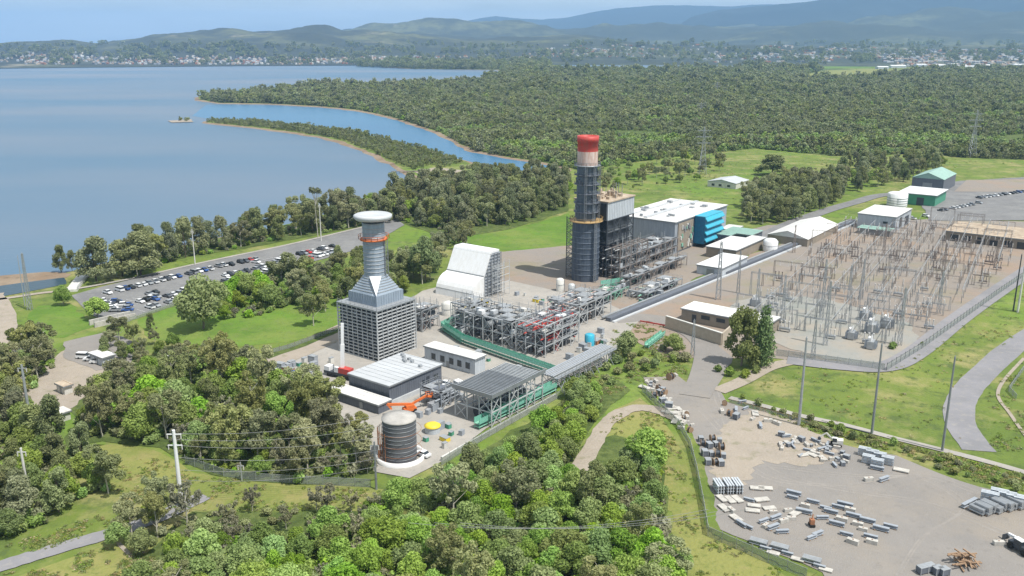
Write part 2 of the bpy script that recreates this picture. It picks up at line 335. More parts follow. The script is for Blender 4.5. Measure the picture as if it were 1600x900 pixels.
# ================================================================== WATER, LAND, HILLS
SHORE = [(-340, 447), (0, 432), (70, 427), (95, 428), (150, 415), (250, 390), (350, 370), (450, 350), (560, 325), (620, 303), (648, 287), (656, 277), (646, 272), (618, 258), (585, 240), (540, 222), (500, 213), (440, 204), (380, 197), (322, 191),
         (330, 187), (400, 189), (470, 196), (540, 206), (600, 218), (660, 233), (710, 247), (745, 260), (780, 270), (840, 276), (885, 276), (890, 262), (840, 252), (790, 245), (745, 236), (715, 222), (690, 208), (640, 191), (600, 180), (560, 172), (500, 166), (420, 162), (345, 161), (312, 156),
         (309, 152), (340, 147), (420, 142), (500, 138), (600, 135), (700, 131), (760, 123), (800, 113), (780, 109), (700, 108), (640, 107), (600, 104)]
shore_w = rough_edge([G(*p) for p in SHORE], 14, 2.5, 3)
_last = G(*SHORE[-1]).to_2d(); shore_w = shore_w[:next(i for i, q in enumerate(shore_w) if (Vector(q[:2]) - _last).length < .01) + 1]
land = shore_w + [Vector((-1500, 7000)), Vector((9000, 7000)), Vector((9000, -400)), Vector((-330, -400)), Vector((-330, 300))]
struct(flat('ground', land, 'grass', 0.0))
struct(flat('lake_water', [(-30000, -3000), (30000, -3000), (30000, 30000), (-30000, 30000)], 'lake', -0.9))
# shelving shore: a sloping strip from the land's edge down under the water
mb = MB(); n = len(shore_w); ring_o = []
for i, p in enumerate(shore_w):
    d = (shore_w[min(i + 1, n - 1)] - shore_w[max(i - 1, 0)]).normalized(); nn = Vector((-d.y, d.x)); dist = p.length
    ring_o.append(p + nn * (3.5 + dist * .004 + 2 * math.sin(i * .7)))
    ring_o[-1] = Vector((ring_o[-1].x, ring_o[-1].y))
mb.add([(p.x, p.y, 0.02) for p in shore_w] + [(p.x, p.y, -1.15) for p in ring_o], [(i, i + 1, n + i + 1, n + i) for i in range(n - 1)])
struct(mb.build('shore_slope', 'shore'))
sheet('channel_water', [(322, 163), (345, 163), (420, 164), (500, 168), (560, 174), (600, 182), (640, 193), (690, 210), (715, 224), (745, 238), (790, 247), (840, 254), (889, 263), (884, 275), (840, 275), (782, 269), (747, 259), (712, 246), (662, 232), (602, 217), (542, 205), (470, 195), (402, 188), (332, 186), (300, 180)], 'creek', -.86, 30, .2)
sheet('lagoon_water', [(862, 106), (930, 107.5), (1040, 107.2), (1120, 106.3), (1168, 103.5), (1100, 101.8), (1000, 100.6), (880, 101.5)], 'lake', .3, 60, 3)
def interp(tab, x):
    if x <= tab[0][0]: return tab[0][1]
    for (a, b), (c, d) in zip(tab, tab[1:]):
        if x <= c: return b + (d - b) * (x - a) / (c - a)
    return tab[-1][1]
from mathutils import noise as mn
def hills(name, r0, r1, rc, prof, m, seed, rough_, nr_=60, back=.5, pmin=-60, pmax=1680, na=260):
    """range of hills: crest at distance rc, heights from the skyline, foot at r0"""
    mb = MB(); vs_ = []
    for j in range(nr_ + 1):
        rr = r0 + (r1 - r0) * (j / nr_) ** 1.15
        for i in range(na + 1):
            px = pmin + (pmax - pmin) * i / na; a = math.atan((px - 800) / FPX / CP)
            top = CAM_H + (HOR - interp(prof, px)) * rc / FPX * 1.02
            f = (rr - r0) / (rc - r0) if rr < rc else max(0, 1 - back * (rr - rc) / (r1 - rc)); f = max(0, min(1, f)); f = f * f * (3 - 2 * f)
            x, y = rr * math.sin(a), rr * math.cos(a)
            nz = mn.fractal(Vector((x / rough_[0], y / rough_[0], seed)), 1.0, 2.1, 6)
            h = top * f * (1 + rough_[1] * nz) + max(0, nz) * rough_[2] * min(1, 4 * f)
            vs_.append((x, y, .8 + max(0, h)))
    fs = [(j * (na + 1) + i, j * (na + 1) + i + 1, (j + 1) * (na + 1) + i + 1, (j + 1) * (na + 1) + i) for j in range(nr_) for i in range(na)]
    mb.add(vs_, fs, True); return struct(mb.build(name, m))
hills('near_hills', 4080, 9500, 6600, [(-100, 72), (0, 71), (60, 70), (120, 67), (140, 66), (200, 71), (240, 65), (300, 57), (350, 53), (390, 51), (430, 55), (480, 54), (530, 52), (560, 57), (620, 55), (700, 60), (800, 64), (900, 66), (1000, 70), (1100, 72), (1700, 74)], 'hill', 3.1, (900, .38, 26), 80)
hills('middle_hills', 7000, 14000, 9800, [(-100, 78), (400, 70), (520, 54), (600, 48), (700, 44), (760, 45), (800, 44), (860, 48), (940, 46), (1000, 49), (1080, 44), (1200, 40), (1300, 42), (1400, 38), (1500, 34), (1700, 36)], 'hill', 8.3, (1300, .42, 60), 70)
hills('escarpment', 13000, 24000, 17500, [(500, 75), (600, 54), (660, 48), (700, 42), (740, 34), (775, 28), (800, 31), (840, 35), (880, 31), (920, 22), (960, 16), (1000, 14), (1100, 15), (1200, 18), (1700, 20)], 'range', 5.7, (2200, .09, 50), 50, back=.2)
hills('escarpment_spur', 10000, 17000, 12800, [(960, 75), (1020, 60), (1060, 40), (1100, 27), (1150, 19), (1190, 14), (1250, 11), (1330, 10), (1400, 8), (1450, 7), (1490, 4), (1540, 0), (1600, -3), (1700, -6)], 'range', 2.2, (1500, .13, 50), 60, back=.1)

# ================================================================== GROUND COVER SHEETS
FOREST = [(318, 152), (340, 149), (420, 143), (500, 139), (600, 136), (700, 132), (765, 124), (810, 112), (860, 109), (1000, 109), (1160, 108), (1300, 106), (1380, 112), (1500, 113), (1700, 114), (1800, 236), (1600, 250), (1500, 246), (1440, 240), (1300, 244), (1180, 232), (1100, 240), (1000, 252), (905, 266), (889, 262), (840, 251.5), (790, 244.4), (745, 235.2), (715, 221.2), (690, 207.2), (640, 190.3), (600, 179.4), (560, 171.4), (500, 165.6), (420, 161.6), (345, 160.6), (314, 155.6)]
sheet('forest_floor', FOREST, 'floor', .05, 20, .8)
sheet('far_field', [(1255, 117), (1290, 110), (1370, 108), (1440, 110), (1400, 118), (1320, 125), (1260, 126)], 'dry', .35, 40, 6)
sheet('far_green_field', [(1200, 106), (1300, 100), (1440, 101), (1460, 104), (1300, 107), (1220, 110)], 'lawn', .35, 40, 6)
sheet('back_field', [(905, 310), (960, 292), (1020, 280), (1090, 258), (1200, 244), (1300, 243), (1440, 242), (1640, 252), (1640, 275), (1380, 282), (1300, 310), (1190, 340), (1140, 300), (1000, 305), (940, 330)], 'grass', .05, 12, 2)
sheet('lawn', [(215, 500), (270, 480), (400, 455), (560, 440), (600, 450), (560, 500), (525, 515), (450, 535), (330, 545), (235, 530)], 'lawn', .05, 6, 1)
sheet('bank_lawn', [(700, 372), (780, 362), (850, 345), (890, 332), (892, 388), (840, 392), (770, 392), (700, 378)], 'lawn', .05, 6, 1)
sheet('left_lawn', [(60, 478), (110, 475), (150, 510), (100, 528), (55, 520), (45, 490)], 'lawn', .05, 6, 1)
sheet('left_green_bank', [(60, 660), (110, 640), (160, 650), (165, 695), (110, 705), (60, 690)], 'lawn', .05, 6, 1)
sheet('mown_slope', [(150, 695), (230, 700), (300, 738), (420, 752), (560, 760), (600, 765), (620, 790), (560, 800), (400, 800), (330, 800), (250, 790), (190, 780), (150, 745)], 'dry', .05, 6, 1)
sheet('lower_slope', [(30, 900), (130, 865), (190, 845), (260, 870), (290, 960), (-60, 960)], 'dry', .10, 5, .6)
sheet('yard_verge', [(905, 740), (925, 680), (960, 640), (1000, 622), (1035, 650), (1075, 720), (1100, 820), (1180, 862), (1300, 960), (1060, 960), (1050, 800)], 'dry', .05, 4, .6)
sheet('bush_floor', [(190, 900), (300, 800), (560, 800), (600, 765), (690, 745), (760, 700), (860, 640), (900, 610), (960, 590), (985, 610), (930, 660), (905, 700), (960, 680), (1030, 700), (1045, 780), (1035, 850), (1075, 880), (1080, 1000), (190, 1000)], 'floor', .15, 6, 1.2)
sheet('wood_floor', [(105, 700), (120, 600), (200, 560), (310, 550), (420, 590), (520, 640), (575, 680), (590, 750), (470, 758), (330, 742), (250, 700), (160, 690)], 'floor', .15, 6, 1.2)
sheet('shore_floor', [(200, 430), (300, 400), (420, 382), (520, 362), (620, 345), (700, 375), (800, 358), (888, 330), (888, 285), (790, 282), (700, 285), (655, 290), (600, 318), (480, 345), (330, 376), (200, 405)], 'floor', .15, 10, 1.2)
sheet('canal_water', [(-200, 490), (0, 464), (70, 451), (104, 444), (100, 434), (60, 439), (0, 447), (-200, 472)], 'canal', .14, 6, .5)
sheet('canal_mud', [(-200, 476), (0, 449), (104, 434), (112, 428), (95, 426), (70, 425), (0, 431), (-200, 455)], 'shore', .08, 6, .5)
# plant yards and roads
sheet('plant_yard', [(425, 563), (530, 515), (560, 520), (660, 455), (720, 440), (800, 440), (940, 470), (1000, 500), (960, 548), (945, 572), (885, 590), (860, 618), (760, 670), (690, 722), (640, 748), (585, 738), (565, 700), (520, 630), (440, 590)], 'concrete', .20, 5, .3)
sheet('gravel_yard_behind', [(760, 396), (890, 384), (940, 380), (1010, 400), (1200, 352), (1240, 352), (1060, 450), (960, 498), (880, 480), (780, 450), (740, 430)], 'subgravel', .15, 5, .6)
sheet('switchyard_ground', [(950, 505), (1060, 452), (1180, 395), (1320, 346), (1480, 342), (1640, 348), (1680, 395), (1590, 440), (1440, 545), (1385, 578), (1290, 568), (1210, 560), (1130, 560), (1040, 560), (990, 530)], 'subgravel', .10, 5, .6)
sheet('switchyard_pale_pad', [(1120, 500), (1150, 470), (1230, 462), (1300, 470), (1420, 505), (1440, 540), (1385, 572), (1290, 562), (1200, 535)], 'padgrey', .20, 3, 1.2)
ribbon('switchyard_road', [(1230, 563), (1310, 572), (1380, 574), (1430, 552), (1500, 497), (1570, 448), (1650, 395)], 8, 'greyroad', .26)
sheet('storage_yard', [(1075, 600), (1108, 560), (1120, 540), (1145, 560), (1120, 605), (1135, 628), (1200, 648), (1290, 690), (1400, 712), (1500, 752), (1560, 768), (1720, 805), (1800, 980), (1330, 980), (1285, 895), (1180, 850), (1112, 822), (1100, 760), (1078, 690), (1050, 640), (1015, 610), (1005, 590), (1060, 588)], 'gravel', .125, 4, .5)
sheet('sand_patch', [(1130, 668), (1180, 640), (1240, 655), (1300, 690), (1310, 720), (1260, 730), (1190, 720), (1160, 760), (1110, 740), (1110, 690)], 'sand', .165, 1.2, 1.1)
ribbon('branch_road', [(1122, 612), (1160, 596), (1200, 575), (1235, 566)], 5, 'sand', .22)
ribbon('service_path', [(1140, 622), (1190, 634), (1250, 650), (1320, 665), (1400, 686), (1480, 706), (1560, 727), (1680, 762)], 2.4, 'concrete', .22, amp=.05)
ribbon('hill_road', [(1700, 470), (1600, 530), (1540, 580), (1505, 620), (1500, 660), (1530, 705)], 8, 'greyroad', .12, amp=.03)
ribbon('path_past_fence', [(1700, 800), (1640, 730), (1580, 650), (1560, 610), (1600, 560)], 1.0, 'sand', .2)
ribbon('yard_access_road', [(960, 500), (1020, 498), (1080, 520), (1105, 548), (1100, 590), (1085, 620)], 9, 'gravel', .25)
ribbon('back_road', [(1150, 395), (1230, 352), (1330, 318), (1420, 302), (1700, 305)], 9, 'asphalt', .27)
sheet('depot_yard', [(1400, 300), (1500, 283), (1640, 275), (1700, 330), (1600, 345), (1450, 345), (1440, 320)], 'asphalt', .30, 10, 1)
sheet('depot_gravel', [(1490, 300), (1510, 282), (1640, 280), (1640, 300)], 'subgravel', .36, 10, 1)
sheet('car_park', [(112, 462), (165, 447), (300, 415), (420, 390), (540, 361), (620, 343), (632, 352), (572, 386), (525, 400), (486, 410), (455, 432), (400, 443), (322, 457), (255, 480), (180, 505), (140, 492)], 'asphalt', .20, 5, .2)
ribbon('car_park_kerb', [(180, 506), (255, 481), (322, 458), (400, 444)], .5, 'concrete', .32)
ribbon('lakeside_path', [(120, 452), (200, 437), (330, 408), (450, 383), (560, 357), (650, 335)], 2.2, 'concrete', .32)
ribbon('canal_path', [(-60, 476), (0, 468), (60, 459), (105, 452), (135, 432)], 3, 'sand', .22)
ribbon('fence_weeds', [(1012, 612), (1040, 638), (1068, 668), (1086, 702), (1096, 742), (1108, 792), (1118, 830), (1160, 850), (1210, 872), (1270, 900)], 2.6, 'grass', .19, amp=.35)
for i, tr in enumerate(([(1090, 640), (1150, 700), (1220, 745), (1330, 770), (1450, 790), (1600, 850)], [(1110, 600), (1130, 660), (1180, 740), (1300, 760), (1430, 745), (1520, 770)], [(1400, 900), (1440, 840), (1500, 800), (1480, 770), (1420, 745), (1330, 745), (1200, 730)])):
    for dd_ in (0, 7): ribbon('tyre_track', [(x + dd_, y - dd_ * .35) for x, y in tr], .42, 'trackgrey', .135 + .004 * i + (.002 if dd_ else 0), amp=.35)
ribbon('left_track', [(18, 640), (22, 560), (10, 500), (-10, 460)], 7, 'sand', .22, amp=.15)
sheet('sandy_clearing', [(45, 590), (90, 555), (120, 535), (160, 545), (190, 560), (160, 590), (135, 620), (110, 640), (70, 655), (48, 640)], 'sand', .18, 3, .8)
sheet('work_clearing', [(100, 535), (165, 520), (215, 535), (205, 572), (150, 580), (100, 560)], 'gravel', .24, 3, .6)
ribbon('lower_track', [(-60, 905), (0, 886), (90, 858), (180, 832), (250, 808), (320, 775)], 4.5, 'greyroad', .20, amp=.06)
ribbon('lower_path', [(185, 850), (210, 875), (240, 905)], .9, 'sand', .24)
ribbon('bush_track', [(905, 735), (925, 700), (950, 660), (985, 640), (1020, 640), (1060, 655)], 4.5, 'sand', .24, amp=.12)
sheet('access_ramp', [(415, 560), (440, 548), (535, 505), (560, 500), (560, 520), (470, 560), (430, 580)], 'sand', .26, 4, .5)
sheet('dark_bank', [(410, 553), (450, 540), (530, 512), (533, 518), (460, 548), (420, 562)], 'floor', .30, 4, .5)
sheet('spit_sand', [(645, 268), (680, 262), (720, 266), (770, 275), (740, 280), (700, 277), (672, 280), (660, 276)], 'sand', .2, 10, 1.5)
sheet('outer_sand_bar', [(262, 188), (300, 186), (302, 190), (268, 191)], 'sand', -.3, 10, 2)

# ================================================================== TREES
def quads(rg, lobes, n, size, up=.25, jit=.75, squash=1.0):
    c = np.array([l[:3] for l in lobes], float); r = np.array([l[3] for l in lobes], float)
    k = rg.choice(len(lobes), n, p=r ** 2 / (r ** 2).sum())
    d = rg.normal(size=(n, 3)); d[:, 2] += up; d /= np.linalg.norm(d, axis=1)[:, None]
    rad = r[k] * (1.16 - .72 * rg.random(n) ** 1.5) ; p = c[k] + d * rad[:, None] * np.array([1, 1, squash])
    nn = d + jit * rg.normal(size=(n, 3)); nn /= np.linalg.norm(nn, axis=1)[:, None]
    t = np.cross(nn, rg.normal(size=(n, 3))); t /= np.linalg.norm(t, axis=1)[:, None]; b = np.cross(nn, t)
    s = size * (.55 + .9 * rg.random(n)); q = np.empty((n, 4, 3))
    for i, (a, e) in enumerate([(-1, -.15), (-.1, -.75), (1, .1), (.15, .8)]):
        j = 1 + .35 * (rg.random(n) - .5); q[:, i] = p + t * (a * s * j)[:, None] + b * (e * s * j)[:, None]
    q[:, :, 2] = np.maximum(q[:, :, 2], .05)
    return q.reshape(-1, 3)
def leafmesh(name, v, m):
    me = bpy.data.meshes.new(name); n = len(v) // 4
    me.vertices.add(len(v)); me.vertices.foreach_set('co', v.astype(np.float32).ravel()); me.loops.add(n * 4); me.loops.foreach_set('vertex_index', np.arange(n * 4, dtype=np.int32))
    me.polygons.add(n); me.polygons.foreach_set('loop_start', np.arange(0, n * 4, 4, dtype=np.int32)); me.update(calc_edges=True); me.materials.append(M[m]); return me
def lobes_for(kind, rg, h, rad):
    L_ = []; ax = rg.uniform(.75, 1.25)
    if kind == 'broad':
        for i in range(int(rg.integers(20, 32))):
            a = rg.uniform(0, 6.28); f = math.sqrt(rg.random()) * .78; z = h * (.34 + .5 * rg.random() * (1 - .4 * f))
            L_.append((math.cos(a) * f * rad * ax, math.sin(a) * f * rad / ax, z, rad * rg.uniform(.13, .34)))
        L_.append((0, 0, h * .78, rad * .45))
    elif kind == 'euc':
        for i in range(int(rg.integers(22, 36))):
            a = rg.uniform(0, 6.28); f = math.sqrt(rg.random()) * .85; z = h * rg.uniform(.4, .93)
            L_.append((math.cos(a) * f * rad * ax, math.sin(a) * f * rad / ax, z, rad * rg.uniform(.10, .28)))
    elif kind == 'oak':
        for i in range(24):
            z = rg.uniform(.18, .96) ; f = (1 - z) * .8 + .2; a = rg.uniform(0, 6.28)
            L_.append((math.cos(a) * f * rad * .9, math.sin(a) * f * rad * .9, z * h, rad * rg.uniform(.2, .38)))
    elif kind == 'column':
        for i in range(16):
            z = .08 + .88 * i / 15; L_.append((rg.uniform(-.25, .25) * rad, rg.uniform(-.25, .25) * rad, z * h, rad * (1.05 - .72 * max(0, z - .45) / .55)))
    elif kind == 'wide':
        for i in range(20):
            a = rg.uniform(0, 6.28); z = rg.uniform(.15, .93); f = rg.uniform(.2, .75) * (1 if z < .7 else .7)
            L_.append((math.cos(a) * f * rad, math.sin(a) * f * rad, z * h, rad * rg.uniform(.24, .36)))
    elif kind == 'shrub':
        for i in range(7):
            a = rg.uniform(0, 6.28); f = rg.uniform(0, .6); L_.append((math.cos(a) * f * rad, math.sin(a) * f * rad, h * rg.uniform(.3, .65), rad * rg.uniform(.35, .5)))
    elif kind == 'umbrella':
        for i in range(12):
            a = rg.uniform(0, 6.28); f = math.sqrt(rg.random()) * .8; L_.append((math.cos(a) * f * rad, math.sin(a) * f * rad, h * rg.uniform(.86, .96), rad * rg.uniform(.2, .3)))
    elif kind == 'pine':
        for i in range(9):
            z = .2 + .75 * i / 8; rr = rad * (1.05 - z) * 1.1
            for k in range(max(2, int(6 * (1.1 - z)))):
                a = rg.uniform(0, 6.28); L_.append((math.cos(a) * rr * .6, math.sin(a) * rr * .6, z * h, rr * .42 + .25))
    return L_
def make_tree(name, kind, h, rad, n, size, leaf, bark, seed, trunk_r=.22, squash=1.0, up=.25):
    rg = np.random.default_rng(seed); lobes = lobes_for(kind, rg, h, rad)
    root = thing(name, '', 'tree')
    mb = MB(); p = Vector((0, 0, -.2)); lean = Vector((rg.uniform(-.05, .05), rg.uniform(-.05, .05), 1)); top = h * (.55 if kind in ('broad', 'shrub') else .82); r = trunk_r
    segs = 4
    for i in range(segs):
        q = p + lean * (top / segs) + Vector((rg.uniform(-.12, .12), rg.uniform(-.12, .12), 0)) * (kind != 'column'); mb.cyl(p, q, r, r * .78, 7, False); p = q; r *= .78
    for l in lobes[:11]:
        z0 = max(.1 * h, l[2] - h * .25); z0 = min(z0, top * .95); mb.cyl((lean.x * z0, lean.y * z0, z0), (l[0] * .85, l[1] * .85, l[2]), trunk_r * .38, trunk_r * .12, 5, False)
    mb.build('trunk', bark, root)
    me = leafmesh('crown', quads(rg, lobes, n, size, up, squash=squash), leaf); o = bpy.data.objects.new('crown', me); COL.objects.link(o); o.parent = root
    return root
PROTO = {
 'broad': [make_tree('broadleaf_tree', 'broad', 9, 4.6, 7000, .255, 'broad', 'bark', 10 + i) for i in range(6)],
 'bright': [make_tree('broadleaf_tree', 'broad', 8.5, 4.4, 7000, .255, 'bright', 'bark', 30 + i) for i in range(5)],
 'euc': [make_tree('eucalypt_tree', 'euc', 14, 5.0, 6000, .25, 'euc', 'palebark', 50 + i, .26) for i in range(6)],
 'oak': [make_tree('she_oak_tree', 'oak', 14, 4.6, 6000, .26, 'oak', 'darkbark', 70 + i, .24) for i in range(5)],
 'shrub': [make_tree('shrub', 'shrub', 2.6, 1.8, 700, .26, 'euc', 'bark', 90 + i, .08) for i in range(2)],
 'gshrub': [make_tree('shrub', 'shrub', 2.6, 1.9, 700, .26, 'broad', 'bark', 95 + i, .08) for i in range(2)],
 'grey': [make_tree('sparse_grey_tree', 'euc', 7, 2.8, 1500, .2, 'grey', 'palebark', 97 + i, .14) for i in range(2)],
}
for k, l in PROTO.items():
    for t_ in l: t_['category'] = 'shrub' if 'shrub' in k else 'tree'
ALL = []
def poly_w(pxs): return [G(*p) for p in pxs]
def scatter(pxs, dist, kinds, label, group, scale=(.8, 1.2), seed=1, limit=300, avoid=None, zones=None):
    poly = poly_w(pxs); rr = random.Random(seed); x0, x1 = min(p.x for p in poly), max(p.x for p in poly); y0, y1 = min(p.y for p in poly), max(p.y for p in poly)
    out, n, miss = [], 0, 0
    cell = {}
    while miss < 900 and len(out) < limit:
        p = Vector((rr.uniform(x0, x1), rr.uniform(y0, y1)))
        ok = inside(p, poly) and not (avoid and any(inside(p, a) for a in avoid))
        if ok:
            c = (int(p.x // dist), int(p.y // dist))
            ok = all((q - p).length > dist * rr.uniform(.8, 1.1) for i in (-1, 0, 1) for j in (-1, 0, 1) for q in cell.get((c[0] + i, c[1] + j), []))
        if not ok: miss += 1; continue
        miss = 0; cell.setdefault(c, []).append(p); out.append(p)
    ymid = sorted(q.y for q in out)[len(out) // 2] if out else 0
    for p in out:
        zx, zy = PX((p.x, p.y, 0)); zt = label
        for zm, ph in zones or ():
            if zx < zm: zt = ph; break
        if len(out) > 12: zt += ', far side' if p.y > ymid else ', near side'
        k = rr.choices([a for a, b in kinds], [b for a, b in kinds])[0]; src = rr.choice(PROTO[k]); s = rr.uniform(*scale)
        wordy = {'broad': 'mid green tree', 'bright': 'bright green tree', 'euc': 'olive eucalypt', 'oak': 'dark grey green she-oak', 'shrub': 'olive shrub', 'gshrub': 'green shrub', 'grey': 'thin grey sapling'}[k]
        sz = (s - scale[0]) / (scale[1] - scale[0]); wordy = ('small ' if sz < .33 else 'tall ' if sz > .66 else '') + wordy
        place(src, (p.x, p.y, .1), rr.uniform(0, 6.28), wordy + ' ' + zt, group, (s * rr.uniform(.88, 1.12), s * rr.uniform(.88, 1.12), s * rr.uniform(.85, 1.15))); ALL.append(p)
    return out
def tree(px, py, top, kind, label, wd=None, name=None, group=None):
    """single tree: foot at photograph point px,py, top at row top"""
    p = G(px, py); h = HT(p, top); src = rnd.choice(PROTO[kind]); h0 = {'broad': 9.0, 'bright': 8.5, 'euc': 14, 'oak': 14, 'shrub': 2.6, 'gshrub': 2.6, 'grey': 7}[kind]; r0 = {'broad': 4.6, 'bright': 4.4, 'euc': 5, 'oak': 4.6, 'shrub': 1.8, 'gshrub': 1.9, 'grey': 2.8}[kind]
    sx = (wd / 2 / FPX * Vector((p.x, p.y, CAM_H)).length / r0) if wd else h / h0
    ALL.append(p); return place(src, (p.x, p.y, .1), rnd.uniform(0, 6.28), label, group, (sx, sx, h / h0))
# -- dense bush along the bottom of the photograph
A_POLY = [(205, 960), (240, 905), (275, 872), (340, 852), (450, 850), (560, 838), (600, 808), (650, 782), (720, 752), (790, 716), (868, 668), (905, 632), (940, 618), (935, 645), (900, 690), (880, 745), (915, 785), (950, 745), (980, 728), (1020, 728), (1035, 780), (1032, 850), (1060, 905), (1060, 960)]
a1 = scatter(A_POLY, 4.7, [('broad', 5), ('bright', 4.5), ('euc', .8), ('grey', .6)], 'in the dense bush along the bottom of the picture', 'trees of the dense bush below the power station', (.5, .95), 5, 300, zones=[(330, 'in the bush beside the bottom track'), (470, 'in the bush below the mown slope'), (600, 'in the bush left of the dark tank'), (720, 'in the bush below the dark tank'), (820, 'in the bush below the kerb wall'), (905, 'in the bush left of the sandy track'), (970, 'in the bush at the end of the sandy track'), (2000, 'in the bush beside the yard verge')])
scatter([(275, 872), (250, 830), (340, 800), (450, 798), (580, 795), (600, 808), (560, 838), (450, 850), (340, 852)], 3.4, [('grey', 3), ('shrub', 3), ('gshrub', 3)], 'in the scrub below the mown slope', 'scrub below the mown slope', (.5, .95), 8, 90)
scatter([(868, 650), (900, 600), (960, 556), (1060, 545), (1075, 565), (1010, 580), (960, 600), (905, 630)], 4.6, [('shrub', 3), ('gshrub', 3), ('broad', .6)], 'on the bank below the pipe rack', 'shrubs on the bank', (.7, 1.25), 9, 60)
scatter([(1150, 622), (1260, 655), (1380, 690), (1480, 715), (1600, 745), (1680, 790), (1560, 762), (1480, 738), (1400, 705), (1300, 682), (1210, 645)], 3.4, [('shrub', 3), ('gshrub', 2)], 'beside the concrete path above the storage yard', 'shrubs beside the concrete path', (.35, .8), 10, 110)
# -- wood left of the plant
scatter([(120, 690), (150, 620), (215, 590), (300, 572), (395, 590), (440, 612), (520, 655), (560, 690), (582, 745), (480, 755), (395, 745), (330, 732), (260, 700), (180, 680)], 6.3, [('euc', 5), ('broad', 3), ('bright', 1.5), ('grey', 1)], 'in the wood left of the tall louvred tower', 'trees of the wood beside the plant', (.5, 1.1), 12, 200, zones=[(220, 'at the left end of the wood'), (300, 'in the wood behind the white power pole'), (390, 'in the middle of the wood'), (480, 'in the wood near the works compound'), (2000, 'in the wood beside the process hall')])
# -- left edge
scatter([(-60, 620), (10, 560), (60, 545), (95, 570), (60, 600), (40, 650), (60, 700), (0, 720), (-60, 720)], 6, [('euc', 3), ('broad', 2), ('oak', 1)], 'beside the sandy clearing', 'trees at the left edge', (.6, .95), 13, 50)
scatter([(-60, 840), (-40, 730), (60, 700), (140, 715), (175, 770), (120, 790), (70, 820), (10, 842)], 5.6, [('oak', 3), ('euc', 2), ('broad', 3)], 'in the clump left of the mown slope', 'trees in the lower left clump', (.55, .95), 14, 40)
scatter([(170, 850), (235, 812), (250, 835), (225, 868)], 4.5, [('euc', 2), ('broad', 2)], 'beside the bend of the bottom left track', 'trees at the track bend', (.5, .75), 15, 8)
# -- trees round the lawn, behind the tower
scatter([(455, 475), (480, 440), (560, 420), (600, 430), (640, 410), (690, 395), (690, 430), (640, 455), (560, 480), (500, 492)], 7, [('broad', 3), ('euc', 3), ('oak', 2)], 'behind the tall louvred tower', 'trees behind the louvred tower', (.7, 1.0), 16, 60)
scatter([(340, 498), (352, 452), (400, 449), (456, 435), (470, 470), (430, 488), (380, 500)], 5.4, [('broad', 3), ('bright', 3), ('gshrub', 2), ('grey', 1)], 'on the lawn near the car park', 'trees on the lawn', (.6, 1.05), 17, 30)
scatter([(210, 575), (150, 560), (190, 530), (260, 540), (330, 560), (390, 585), (300, 580)], 6.0, [('euc', 3), ('broad', 2)], 'at the lawn edge above the wood', 'trees above the wood', (.4, .7), 18, 50)
# -- lakeside rows
LAKE = [(205, 428), (300, 403), (420, 378), (520, 362), (620, 345), (690, 360), (800, 352), (885, 322), (885, 290), (800, 285), (720, 292), (662, 296), (610, 322), (480, 352), (350, 378), (205, 410)]
scatter(LAKE, 7.8, [('oak', 7), ('euc', 3), ('broad', .8)], 'in the belt of trees between the car park and the lake', 'trees of the lakeside belt', (.85, 1.32), 19, 280, zones=[(300, 'in the lakeside belt at the canal end'), (380, 'in the lakeside belt behind the slim light mast'), (460, 'in the lakeside belt behind the car park'), (540, 'in the lakeside belt by the far light mast'), (620, 'in the lakeside belt behind the ring cap'), (700, 'in the belt below the sand spit'), (790, 'in the belt above the bank lawn'), (2000, 'in the belt left of the chimney')])
scatter([(690, 395), (700, 372), (740, 372), (720, 395)], 6, [('euc', 2), ('oak', 2)], 'behind the white intake building', 'trees behind the intake building', (.6, .9), 20, 6)
# -- behind the old station, field shrubs
scatter([(900, 300), (940, 268), (1000, 255), (1100, 243), (1140, 262), (1090, 282), (1010, 292), (950, 305)], 9, [('broad', 2), ('euc', 3), ('gshrub', 2)], 'in the scrub behind the old chimney', 'trees behind the old station', (.6, .95), 21, 70)
scatter([(1165, 345), (1172, 312), (1210, 296), (1250, 294), (1312, 284), (1318, 305), (1298, 322), (1240, 345), (1190, 352)], 7.5, [('oak', 6), ('euc', 2)], 'in the grove right of the turbine hall', 'trees of the rounded grove', (.85, 1.1), 22, 90)
scatter([(1300, 292), (1320, 262), (1450, 252), (1480, 262), (1420, 284), (1340, 300)], 10, [('oak', 3), ('euc', 2), ('broad', 1)], 'in the tree line behind the green shed', 'trees of the back tree line', (.8, 1.1), 23, 50)
# -- single trees
tree(318, 514, 432, 'broad', 'big spreading tree standing alone on the lawn with its shadow beside it', 78)
tree(340, 486, 440, 'broad', 'leafy tree just right of the big spreading lawn tree', 40)
tree(412, 462, 432, 'bright', 'green bushy tree in front of the dense car block', 40)
tree(440, 452, 408, 'euc', 'olive tree between dense car block and louvred tower', 46)
tree(470, 452, 396, 'euc', 'tall olive tree at the right end of the car park', 56)
tree(388, 462, 428, 'broad', 'round green tree at the car park edge on the lawn', 36)
tree(490, 509, 456, 'euc', 'dark tree on the right end of the lawn beside the tower', 40)
tree(151, 440, 362, 'oak', 'tall dark she-oak with bare lower trunk on lakeside grass nearest the canal', 55)
tree(191, 432, 372, 'oak', 'second she-oak on the lakeside grass, thin trunk showing', 45)
tree(220, 430, 364, 'oak', 'broad she-oak on the lakeside grass beside the car park', 62)
tree(96, 425, 384, 'oak', 'small dark tree at the canal mouth on the shore', 22)
tree(113, 424, 392, 'oak', 'short thin tree beside the canal mouth', 14)
tree(100, 478, 446, 'broad', 'small round dark tree on the grass left of the car park', 24)
tree(152, 499, 466, 'bright', 'round bushy tree at the near corner of the car park', 36)
tree(236, 516, 490, 'oak', 'small conical tree on the yellow lawn below the car park', 14)
